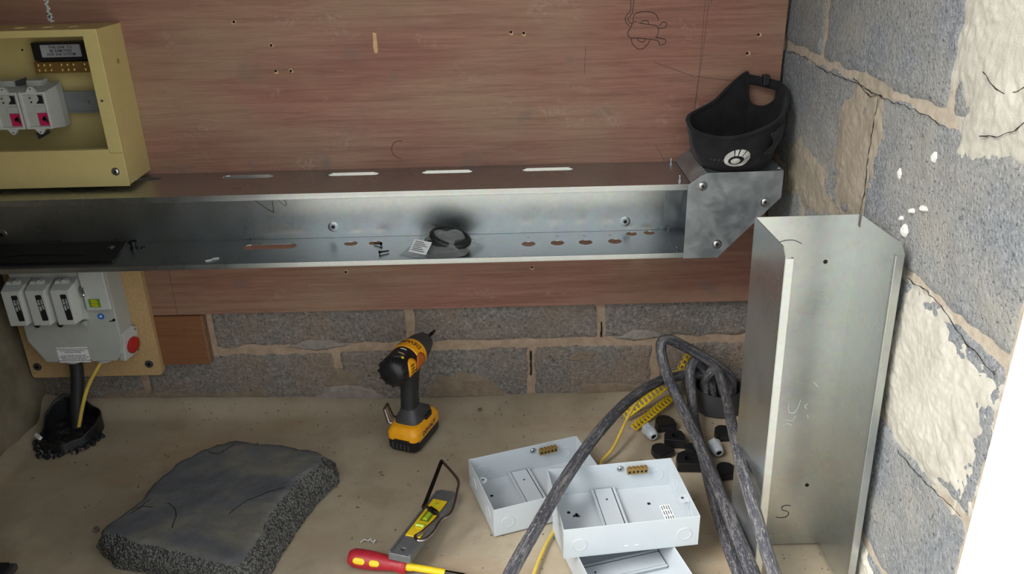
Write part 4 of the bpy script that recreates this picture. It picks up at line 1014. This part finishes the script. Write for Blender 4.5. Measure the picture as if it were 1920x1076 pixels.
side_patch(-0.034, 0, 0.022, 0.018, 0.0323).build('top_panel', M['black_rubber'], drv, smooth=60, solid=0.0014)
for x_, a_, m_ in ((-0.020,8,'chalk'),(-0.036,14,'splinter'),(-0.047,30,'yellow')):
    side_patch(x_, a_, 0.0016 if m_ != 'yellow' else 0.0035, 0.008 if m_ != 'yellow' else 0.0035, 0.0332, 10).build('top_mark', M[m_], drv, solid=0.0004)
nose = MB().lathe([(0.030,0.027),(0.0300,0.040),(0.0275,0.058),(0.0230,0.070),(0.0215,0.078),(0.018,0.0785)], 32, AX).build('nose_cone', M['charcoal'], drv, smooth=40)
MB().lathe([(0.015,0.078),(0.0145,0.086),(0.009,0.090)], 24, AX).build('collet', M['black_plastic'], drv, smooth=40)
MB().lathe([(0.0042,0.088),(0.0042,0.118),(0.0028,0.122),(0.0032,0.128),(0.0008,0.134)], 6, AX).build('driver_bit', M['dark_steel'], drv)
mb = MB(); mb.tube([(-0.030,0.031,0.050),(-0.034,0.040,0.052),(-0.040,0.043,0.088),(-0.026,0.043,0.092),(-0.014,0.040,0.056),(-0.012,0.031,0.050)], 0.0034, 8); mb.build('belt_hook', M['chrome'], drv, smooth=50)

# ------------------------------------------------------------------ spirit level, hacksaw, screwdriver
la = Vector((-0.2048,-0.5810,0.0)); lb_ = Vector((-0.1354,-0.3690,0.0)); ll = (lb_-la).length+0.0
tl = math.atan2(0.0335, ll*1.06)
lev = thing('spirit_level', 'small grey spirit level with yellow insert propped on the screwdriver handle', 'spirit level', (lb_.x, lb_.y, -0.0076), (0,0,0))
lev.rotation_euler = ((Matrix.Rotation(math.atan2((la-lb_).y, (la-lb_).x), 4, 'Z') @ Matrix.Rotation(-tl, 4, 'Y'))).to_euler()
W = 0.0205
bodyp = [(0.0,-W+0.006),(0.007,-W),(ll,-W),(ll,W),(0.007,W),(0.0,W-0.006)]
lv = MB().plate(bodyp, [circle(ll-0.017,0.0,0.0048,16)], 0.014, T(0,0,0.015)).build('frame_bar', M['aluminium'], lev, bevel=0.0012)
mb = MB()
for s_ in (1,-1): mb.box(0.010, ll-0.001, min(s_*W,s_*(W-0.004)), max(s_*W,s_*(W-0.004)), 0.0222, 0.0245)
mb.build('edge_rail', M['aluminium'], lev, bevel=0.0006)
ins = MB().box(0.040, ll-0.056, -W+0.006, W-0.006, 0.0215, 0.0240).build('yellow_insert', M['yellow'], lev, bevel=0.0006)
MB().box(0.078,0.118,-0.0085,0.0085,0.0236,0.0246).build('vial_recess', plain('olive_recess', '6C7A14', 0.5), ins)
for pts in ([(0.082,0,0.025),(0.114,0,0.025)], [(0.134,-0.008,0.0248),(0.134,0.008,0.0248)], [(0.056,-0.003,0.0222),(0.060,0.003,0.0222)]):
    MB().tube([pts[0], Vector(pts[0]).lerp(Vector(pts[1]),0.5), pts[1]], 0.0046, 12).build('vial', M['vial'], ins, smooth=50)
MB().lathe([(0.009,0),(0.009,0.0012),(0.0065,0.0014),(0.0065,0.0)], 22, T(0.134,0,0.0240)).build('vial_ring', M['yellow'], ins, smooth=40)

saw = thing('junior_hacksaw', 'small bent rod hacksaw lying across the spirit level', 'saw', (-0.145,-0.45,0.0))
SO = Vector((-0.145,-0.45,0.0))
rod = [(-0.1707,-0.4576,0.0520),(-0.1588,-0.4692,0.0550),(-0.1493,-0.4799,0.0570),(-0.1413,-0.4957,0.0600),(-0.1494,-0.5139,0.0610),(-0.1677,-0.5409,0.0620),(-0.1769,-0.5514,0.0630),(-0.1713,-0.5622,0.0640),(-0.1605,-0.5600,0.0630),
       (-0.1475,-0.5389,0.0600),(-0.1367,-0.5073,0.0590),(-0.1218,-0.4897,0.0570),(-0.1150,-0.4582,0.0530),(-0.1118,-0.4103,0.0480),(-0.1110,-0.3845,0.0480),(-0.1192,-0.3643,0.0480),(-0.1342,-0.3382,0.0480),(-0.1484,-0.3150,0.0480)]
mb = MB().tube([p-SO for p in spline(rod, 6)], 0.0031, 10); mb.build('rod_frame', M['chrome'], saw, smooth=60)
a = Vector((-0.1484,-0.3150,0.0480)); b = Vector((-0.1707,-0.4576,0.0520)); d = (b-a).normalized(); 
bm_ = frame(a-SO, d, (0,0,1)); MB().box(0.0,(b-a).length,-0.0040,0.0036,-0.0007,0.0007, bm_ @ RX(50)).build('blade', M['dark_steel'], saw)
MB().tube([(b+d*0.004)-SO, (b-d*0.006)-SO], 0.004, 10).build('blade_pin', M['dark_steel'], saw, smooth=40)
mb = MB(); P = []
for i in range(60):
    t_ = i/59; c = Vector((-0.1588,-0.4692,0.0550)).lerp(Vector((-0.1460,-0.4850,0.0580)), t_); P.append(c + Vector((0.0045*cos(t_*38), 0.002*cos(t_*38), 0.0045*sin(t_*38))) - SO)
mb.tube(P, 0.0010, 5); mb.build('tension_spring', M['dark_steel'], saw)

sdv = thing('screwdriver', 'red handled screwdriver with yellow insulated shaft on the floor', 'screwdriver', (-0.2950,-0.5470,0.0172), (0,R(0.8),R(-13.5)))
hd = [(0.004,-0.002),(0.012,0.0),(0.0162,0.008),(0.0168,0.022),(0.0165,0.040),(0.0150,0.056),(0.0128,0.072),(0.0118,0.082),(0.0135,0.094),(0.0145,0.101),(0.0120,0.105)]
mb = MB().lathe(hd, 28, RY(90)); mb.build('handle', M['red_handle'], sdv, smooth=45)
hnd = sdv.children[0]
for x0_, x1_, cy in ((0.012,0.034,0),(0.042,0.060,0)):
    v = []; n = 12
    mb = MB(); rr_ = 0.0171
    for i in range(n+1):
        for j in range(5):
            u = i/n; x_ = x0_+(x1_-x0_)*u; half = R(20)*math.sqrt(max(0.04, 1-abs(2*u-1)**4)); an = R(118)+half*(j/2-1)
            r_ = (0.0171 if x_ < 0.045 else 0.0171-(x_-0.045)*0.12)
            v.append((x_, -r_*cos(an-pi/2), r_*sin(an-pi/2)+0.0))
    f = [(i*5+j, i*5+j+1, (i+1)*5+j+1, (i+1)*5+j) for i in range(n) for j in range(4)]
    mb.add(v, f); mb.build('grip_inlay', M['yellow'], hnd, smooth=60, solid=0.0008)
MB().lathe([(0.0078,0.1045),(0.0075,0.112),(0.0062,0.118),(0.0058,0.172),(0.0050,0.174)], 20, RY(90)).build('insulated_shaft', M['yellow'], sdv, smooth=45)
MB().lathe([(0.0042,0.173),(0.0042,0.205),(0.0030,0.212)], 12, RY(90)).build('blade', M['dark_steel'], sdv, smooth=45)

# ------------------------------------------------------------------ white metal enclosures
BW, BD, BH, BT = 0.230, 0.163, 0.060, 0.0012
def make_enclosure(label, loc, rz, fittings=True):
    e = thing('steel_enclosure', label, 'box', loc, (0,0,R(rz)), 'white steel enclosures on the floor')
    w, d = BW/2, BD/2
    MB().box(-w, w, -d, d, 0, BT).build('base', M['white_paint'], e)
    for nm, bx_ in (('front_wall',(-w,w,-d,-d+BT,BT,BH)),('back_wall',(-w,w,d-BT,d,BT,BH)),('side_wall',(-w,-w+BT,-d+BT,d-BT,BT,BH)),('side_wall',(w-BT,w,-d+BT,d-BT,BT,BH))):
        MB().box(*bx_).build(nm, M['white_paint'], e, bevel=0.0005)
    def ko(Mx, nm='knockout'):
        o = MB().lathe([(0.0125,0),(0.0125,0.0004),(0.0118,0.0009),(0.0110,0.0004),(0.0060,0.0004)], 26, Mx).build(nm, M['white_paint'], e, smooth=30)
    for x in (-0.088, 0.090): ko(FRONT((x,-d,0.026)))
    for y in (-0.045, 0.045): ko(frame((-w,y,0.028),(0,-1,0),(0,0,1))); ko(frame((w-BT-0.0001,y,0.028),(0,-1,0),(0,0,1)))
    ko(FRONT((0.090,d-BT,0.026))); ko(FRONT((-0.088,d-BT,0.026)))
    rl = MB(); x0_ = -0.030
    rl.box(x0_, x0_+0.035, -d+0.004, d-0.004, 0.0075, 0.0085); rl.box(x0_-0.005, x0_-0.003, -d+0.004, d-0.004, 0.009, 0.0105) ; rl.box(x0_-0.0045, x0_, -d+0.004, d-0.004, 0.0085, 0.0095)
    rl.box(x0_+0.035, x0_+0.0395, -d+0.004, d-0.004, 0.0085, 0.0095)
    rl.box(x0_, x0_+0.0015, -d+0.004, d-0.004, BT, 0.0085); rl.box(x0_+0.0335, x0_+0.035, -d+0.004, d-0.004, BT, 0.0085)
    r_ = rl.build('mounting_rail', M['white_paint'], e)
    MB().lathe([(0.0022,0),(0.0022,0.0003)], 10, T(x0_+0.018,d-0.035,0.0086)).build('rail_hole', M['charcoal'], r_)
    for x, y, s_ in ((-w+BT, 0.020, 1), (w-BT, -0.022, -1)):
        mb = MB().prism([(0,-0.011),(0.012,-0.010),(0.017,-0.005),(0.018,0.0),(0.017,0.005),(0.012,0.010),(0,0.011)], 0.050, 0.0515, T(x,y,0) @ (Matrix.Identity(4) if s_ > 0 else RZ(180)))
        mb.box(min(x,x+s_*0.003), max(x,x+s_*0.003), y-0.010, y+0.010, 0.035, 0.050)
        g_ = mb.build('fixing_lug', M['white_paint'], e, bevel=0.0005)
        MB().lathe([(0.0026,0),(0.0026,0.0003)], 10, T(x+s_*0.010, y, 0.0516)).build('lug_hole', M['charcoal'], g_)
    for x, y in ((-0.085,0.030),(-0.098,-0.060),(0.062,0.032)): MB().lathe([(0.0032,0),(0.0032,0.0004)], 12, T(x,y,BT)).build('base_hole', M['hole'], e)
    if fittings:
        tbx = 0.050
        t_ = MB().box(tbx-0.019, tbx+0.019, d-0.0125, d-0.0045, 0.040, 0.0515).build('earth_terminal', M['brass'], e, bevel=0.0008)
        MB().box(tbx-0.015, tbx+0.015, d-0.0045, d-BT, 0.042, 0.049).build('terminal_foot', M['brass'], t_)
        for i in range(5):
            MB().lathe([(0.0026,0),(0.0026,0.003),(0.001,0.0034)], 10, T(tbx-0.015+0.0075*i, d-0.0085, 0.0515)).build('terminal_screw', M['brass'], t_, smooth=40)
            MB().lathe([(0.0023,0),(0.0023,0.0003)], 10, FRONT((tbx-0.015+0.0075*i, d-0.0126, 0.0455))).build('terminal_hole', M['dark_steel'], t_)
        mb = MB(); screw_mesh(mb, FRONT((0.020,d-BT,0.0475)), 0.005, 0.003); s_ = mb.build('earth_screw', M['steel_screw'], e, smooth=40)
        mb = MB(); cross_mesh(mb, FRONT((0.020,d-BT,0.0475)), 0.005, 0.003); mb.build('recess', M['dark_steel'], s_)
    return e
bx1 = make_enclosure('open white steel enclosure flat on the floor with the black cable crossing its right side', (0.0405,-0.371,0.0002), 18.3)
bx2 = make_enclosure('topmost white steel enclosure, resting on two others, with a printed sticker inside', (0.179,-0.518,0.0608), 6.6)
bx3 = make_enclosure('white steel enclosure lying lowest, mostly hidden beneath the topmost enclosure', (0.172,-0.566,0.0002), 105, fittings=False)
ms = T(0.088,0.002,BT+0.0004) @ RZ(-90)
lbm = MB().plate(rrect(-0.022,0.022,-0.0095,0.0095,0.0005), [], 0.0004, ms).build('printed_sticker', M['paper'], bx2)
mb = MB()
for j in range(4):
    for q in range(3): mb.box(-0.020+0.0137*q+0.001*(j%2), -0.0085+0.0137*q-0.0012*((j+q)%3), 0.0062-0.0042*j-0.0006, 0.0062-0.0042*j+0.0007, 0.0002, 0.0004, ms)
mb.build('sticker_print', M['ink'], lbm)
mb = MB()
for i in range(9):
    a_ = i*0.7; mb.prism([(p[0], p[1]) for p in circle(0.005*cos(a_)*((i%3)/2), 0.004*sin(a_)*((i%3)/2), 0.0026, 6)], 0, 0.0004, T(-0.073,0.020,BT+0.0001))
mb.build('dirt_smudge', M['charcoal'], bx2)
mb = MB(); mb.box(-0.012,-0.006,-BD/2-0.0008,-BD/2,0.0125,0.0145); mb.box(0.006,0.012,-BD/2-0.0008,-BD/2,0.0125,0.0145); mb.build('pressed_dimples', M['paper'], bx2, bevel=0.0004)

# ------------------------------------------------------------------ cables and ducts
def cable(name, label, pts, r, m, cat='cable', per=8, jit=0.05, group=None, n=14):
    c = Vector(pts[0]); 
    o = MB().tube([p-c for p in spline(pts, per)], r, n, jit=jit).build(name, m, smooth=60); o.location = c
    return tag(o, label, cat, group)
G = 'dusty black supply cables'
cable('armoured_cable', 'thick dusty black cable bending highest at the duct then running down to the floor', [(0.497,-0.055,0.030),(0.486,-0.060,0.075),(0.435,-0.068,0.120),(0.383,-0.078,0.158),(0.340,-0.088,0.186),(0.320,-0.100,0.186),(0.319,-0.115,0.160),(0.331,-0.135,0.120),(0.353,-0.169,0.075),(0.365,-0.300,0.065),(0.366,-0.464,0.076),(0.3605,-0.613,0.097),(0.358,-0.704,0.107),(0.358,-0.777,0.112)], 0.0116, M['cable'], group=G)
cable('armoured_cable', 'dusty black cable directly beneath the highest bending cable on the floor', [(0.452,-0.060,0.020),(0.440,-0.058,0.070),(0.420,-0.060,0.100),(0.400,-0.075,0.122),(0.388,-0.092,0.108),(0.389,-0.115,0.065),(0.387,-0.165,0.030),(0.380,-0.280,0.024),(0.366,-0.444,0.034),(0.356,-0.590,0.052),(0.354,-0.666,0.060),(0.352,-0.732,0.065)], 0.0112, M['cable'], group=G)
cable('armoured_cable', 'dusty black cable arching across the left edge of the standing trunking length', [(0.432,-0.078,0.015),(0.430,-0.064,0.060),(0.436,-0.076,0.092),(0.447,-0.092,0.110),(0.435,-0.221,0.120),(0.413,-0.327,0.150),(0.386,-0.451,0.190),(0.361,-0.594,0.219),(0.357,-0.650,0.216),(0.357,-0.693,0.205),(0.360,-0.767,0.180),(0.361,-0.822,0.170)], 0.0102, M['cable'], group=G)
cable('armoured_cable', 'dusty black cable sweeping left from the duct over the white enclosures', [(0.470,-0.040,0.020),(0.450,-0.045,0.065),(0.404,-0.065,0.085),(0.362,-0.082,0.090),(0.319,-0.100,0.090),(0.237,-0.214,0.115),(0.156,-0.356,0.132),(0.085,-0.501,0.139),(0.029,-0.626,0.138),(-0.012,-0.715,0.130),(-0.045,-0.795,0.115)], 0.0112, M['cable'], group=G)
cable('yellow_earth_cable', 'thin yellow cable running from the cable duct under the topmost enclosure', [(0.462,-0.050,0.070),(0.395,-0.050,0.088),(0.322,-0.072,0.080),(0.258,-0.150,0.060),(0.203,-0.243,0.020),(0.172,-0.284,0.0085),(0.182,-0.340,0.0045),(0.190,-0.400,0.0045),(0.178,-0.428,0.0045),(0.130,-0.440,0.0045),(0.085,-0.455,0.0045),(0.060,-0.490,0.0045),(0.035,-0.554,0.0045),(0.010,-0.640,0.0045)] , 0.0033, M['yellow_cable'], jit=0.0)
dr = thing('floor_duct', 'dark plastic duct end standing out of the floor among the cables', 'duct', (0.464,-0.058,0))
prof = [(0.058,0.0),(0.055,0.044),(0.0545,0.050),(0.051,0.050),(0.050,0.044),(0.050,0.002)]
MB().lathe(prof, 40, None, cap=False).build('duct_wall', M['charcoal'], dr, smooth=40)
MB().lathe([(0.0495,0.001),(0.0495,0.003)], 30).build('duct_fill', M['hole'], dr)

dl = thing('torn_duct', 'torn black plastic duct end below the service cut-out', 'duct', (-0.990,-0.115,0))
def dfn(u, v):
    a = 2*pi*u
    rx, ry = 0.060, 0.070
    h = 0.016 + 0.052*max(0, cos(a-R(120)))**1.5 + 0.022*max(0, cos(a-R(20)))**3 + 0.006*noise.noise(Vector((cos(a)*3, sin(a)*3, 1)))
    fl = 0.010*v*max(0, cos(a-R(15)))**2
    r = 1 + 0.10*noise.noise(Vector((cos(a)*2, sin(a)*2, 7))) - 0.10*v
    return ((rx*r+fl)*cos(a), (ry*r)*sin(a), -0.006+(h+0.006)*v)
mb = MB(); mb.grid(dfn, 60, 10, wrap=True); mb.build('duct_wall', M['tar'], dl, smooth=60, solid=0.003)
def dbf(u, v):
    a = 2*pi*u; r = v
    x = 0.055*r*cos(a); y = 0.064*r*sin(a)
    return (x, y, 0.006 + 0.008*noise.noise(Vector((x*45, y*45, 0))) + 0.004*noise.noise(Vector((x*120, y*120, 0))))
mb = MB(); mb.grid(dbf, 50, 14, wrap=True); mb.build('rubble_fill', M['tar'], dl, smooth=30)
mb = MB()
for i in range(150):
    a = R(175+190*random.random()); q = 0.80+0.48*random.random(); x = 0.060*q*cos(a); y = 0.072*q*sin(a); s_ = 0.0015+0.0055*random.random()**2
    mb.prism([(x+s_*random.uniform(0.5,1.4)*cos(k*1.26+i), y+s_*random.uniform(0.5,1.4)*sin(k*1.26+i)) for k in range(5)], -0.003, s_*0.7, None, 0.5)
mb.build('crumbs', M['tar'], dl)['kind'] = 'stuff'
MB().box(-0.012,0.012,-0.004,0.004,0.0,0.006, T(-0.050,-0.036,0.018) @ RZ(-40) @ RX(40)).build('white_chip', M['paper'], dl, bevel=0.001)
cable('supply_cable', 'black cable rising from the torn duct into the service cut-out', [(-0.984,-0.100,0.008),(-0.978,-0.088,0.06),(-0.970,-0.072,0.12),(-0.967,-0.066,0.160)], 0.0135, M['black_rubber'], jit=0.0)
cable('yellow_earth_cable', 'thin yellow cable rising from the torn duct into the service cut-out', [(-0.975,-0.108,0.014),(-0.962,-0.094,0.060),(-0.944,-0.082,0.105),(-0.915,-0.070,0.150),(-0.906,-0.066,0.163)], 0.0042, M['yellow_cable'], jit=0.0)

# ------------------------------------------------------------------ small fittings scattered between cables and boxes
def gland(label, loc, rz, tilt):
    g_ = thing('cable_gland', label, 'cable gland', loc, (0,R(tilt),R(rz)), 'white cable glands')
    b_ = MB().lathe([(0.0125,0.0),(0.0148,0.001),(0.0148,0.011),(0.0130,0.012)], 6, RY(90)).build('hex_nut', M['white_paint'], g_, bevel=0.001)
    MB().lathe([(0.0128,0.0115),(0.0130,0.018),(0.0122,0.026),(0.0098,0.033),(0.0085,0.034),(0.0060,0.034),(0.0055,0.028)], 24, RY(90)).build('dome_nut', M['white_paint'], g_, smooth=40)
    MB().lathe([(0.0062,0.0300),(0.0062,0.0325)], 18, RY(90)).build('rubber_seal', M['hole'], g_)
gland('white cable gland lying left of the black plastic pieces', (0.285,-0.165,0.0140), -72, 6)
gland('white cable gland lying between the two bundles of black cable', (0.414,-0.228,0.0140), -80, 6)
Dshape = [(-0.018,-0.016),(0.018,-0.016),(0.018,0.002),(0.012,0.014),(0.004,0.018),(-0.006,0.018),(-0.014,0.012),(-0.018,0.002)]
def black_piece(label, loc, rz, hole=False, t=0.014, tilt=(0,0), s=1.0):
    o = thing('black_shroud', label, 'plastic part', loc, (R(tilt[0]),R(tilt[1]),R(rz)), 'black plastic shrouds')
    s *= 1.15; sh = [(x*s, y*s) for x, y in Dshape]
    mb = MB().plate(sh, [circle(0.002*s,-0.001*s,0.0075*s,18)] if hole else [], t, T(0,0,t/2)); b_ = mb.build('body', M['black_plastic'], o, bevel=0.0012)
    if not hole: MB().box(-0.012*s,0.012*s,-0.017*s,-0.0158*s,t*0.25,t*0.75).build('moulded_bar', M['black_rubber'], b_)
    return o
black_piece('rearmost black plastic shroud, standing beside the yellow strips', (0.3275,-0.145,0.0002), 8, t=0.018)
black_piece('black plastic shroud with a round hole, upper one of the close cluster', (0.338,-0.205,0.0002), -10, hole=True, t=0.020, s=1.05)
black_piece('black plastic shroud leaning left in the close cluster', (0.303,-0.246,0.0002), 35, t=0.015)
black_piece('black plastic shroud with a hole, nearest to the topmost enclosure', (0.350,-0.286,0.0002), -4, hole=True, t=0.020, s=1.15)
black_piece('small black plastic shroud tucked against the crossing cables', (0.3755-0.006,-0.238,0.0002), 95, t=0.012, s=0.75)
black_piece('black plastic shroud behind the right-hand white gland', (0.447,-0.186,0.0002), 4, t=0.016, s=0.95)
black_piece('black plastic shroud alone at the right, nearest the standing trunking', (0.420,-0.318,0.0002), 6, t=0.016, s=0.95)
def strip(label, a, b, w, roll, n):
    """perforated yellow marker strip from a to b"""
    a = Vector(a); b = Vector(b); d = (b-a); L = d.length
    o = tag(bpy.data.objects.new('marker_strip', None), label, 'strip', 'yellow marker strips'); COL.objects.link(o); o.location = a
    Mx = frame((0,0,0), d, Matrix.Rotation(R(roll), 3, d.normalized()) @ d.cross(Vector((0,0,1))).cross(d).normalized() if False else Matrix.Rotation(R(roll), 3, d.normalized()) @ Vector((0,0,1)).cross(d).normalized())
    hs = [rrect(L*(i+0.2)/n, L*(i+0.8)/n, -w*0.30, w*0.30, L/n*0.12, 2) for i in range(n)]
    MB().plate([(0,-w/2),(L,-w/2),(L,w/2),(0,w/2)], hs, 0.0022, Mx).build('perforated_strip', M['yellow'], o)
    for s_ in (1,-1):
        mb = MB()
        for i in range(n): mb.box(L*(i+0.05)/n, L*(i+0.55)/n, s_*w/2-0.001, s_*w/2+0.001, 0.0, 0.006, Mx)
        mb.build('tooth_row', M['yellow'], o)
strip('yellow perforated marker strip leaning up against the black cables', (0.243,-0.116,0.012), (0.366,-0.036,0.056), 0.017, 35, 13)
strip('yellow perforated marker strip lying flat behind the white gland', (0.259,-0.153,0.004), (0.366,-0.040,0.012), 0.016, 20, 13)
strip('short yellow perforated strip against the wall beside the duct', (0.372,-0.030,0.050), (0.400,-0.018,0.110), 0.012, 20, 5)

# ------------------------------------------------------------------ bits on the floor
def nut(label, loc, r=0.005):
    o = thing('hex_nut', label, 'nut', loc)
    MB().lathe([(r*0.5,0),(r,0),(r,r*0.8),(r*0.5,r*0.8),(r*0.5,0)], 6, None, cap=False).build('body', M['steel_screw'], o)
nut('small steel nut on the floor right of the impact driver', (-0.0804,-0.060,0.0), 0.005)
nut('small steel nut on the floor by the left corner of the concrete slab', (-0.790,-0.440,0.0), 0.006)
mb = MB().tube(spline([(-0.014,0.0,0.0015),(-0.008,0.006,0.003),(0.0,0.004,0.002),(0.004,0.006,0.004),(0.008,0.001,0.002),(0.013,0.005,0.003),(0.010,-0.003,0.0015)], 5), 0.0011, 6)
o = mb.build('wire_twist', M['render_w']); o.location = (-0.273,-0.493,0.0); tag(o, 'tiny pale twist of wire near the screwdriver', 'wire')
dk = thing('dark_case', 'dark plastic case corner at the lower left edge of the floor', 'case', (-0.945,-0.585,0))
MB().box(-0.060,0.060,-0.05,0.05,0.0,0.012).build('base', M['charcoal'], dk, bevel=0.002)
MB().box(-0.056,0.052,-0.046,0.044,0.012,0.020).build('lid', M['black_plastic'], dk, bevel=0.002)
rnd = random.Random(3)
mb = MB()
for i in range(420):
    x = rnd.uniform(-1.05, 0.53); y = -0.02 - abs(rnd.gauss(0, 0.09)) if i < 200 else rnd.uniform(-0.62, -0.03); s_ = rnd.uniform(0.0008, 0.0028)*(1.4 if rnd.random() < 0.08 else 1)
    if i < 24: x = rnd.gauss(0.48, 0.06); y = -0.56+rnd.gauss(0, 0.03); x = min(x, 0.530)
    if x < -0.90 and -0.21 < y < -0.03: continue
    z = floor_z(x, y); a = rnd.random()*6
    mb.prism([(x+s_*cos(a+k*1.57)*rnd.uniform(0.6,1.3), y+s_*sin(a+k*1.57)*rnd.uniform(0.6,1.3)) for k in range(4)], z-0.0004, z+s_*0.8, None, 0.6)
tag(mb.build('floor_grit', M['block']), 'loose grit and crumbs scattered over the floor', 'grit', kind='stuff')
mb = MB()
for i in range(26):
    x = rnd.choice((-0.34,-0.42,-0.31,-0.1,0.02,-0.2,-0.8,-0.9)) + rnd.gauss(0,0.06); y = rnd.uniform(-0.5,-0.12); a = rnd.random()*3; L = rnd.uniform(0.003,0.008)
    mb.box(-L/2, L/2, -0.0007, 0.0007, 0, 0.0012, T(x,y,0.0) @ RZ(math.degrees(a)))
tag(mb.build('wood_shavings', M['batten']), 'tiny dark shavings strewn on the floor', 'shavings', kind='stuff')
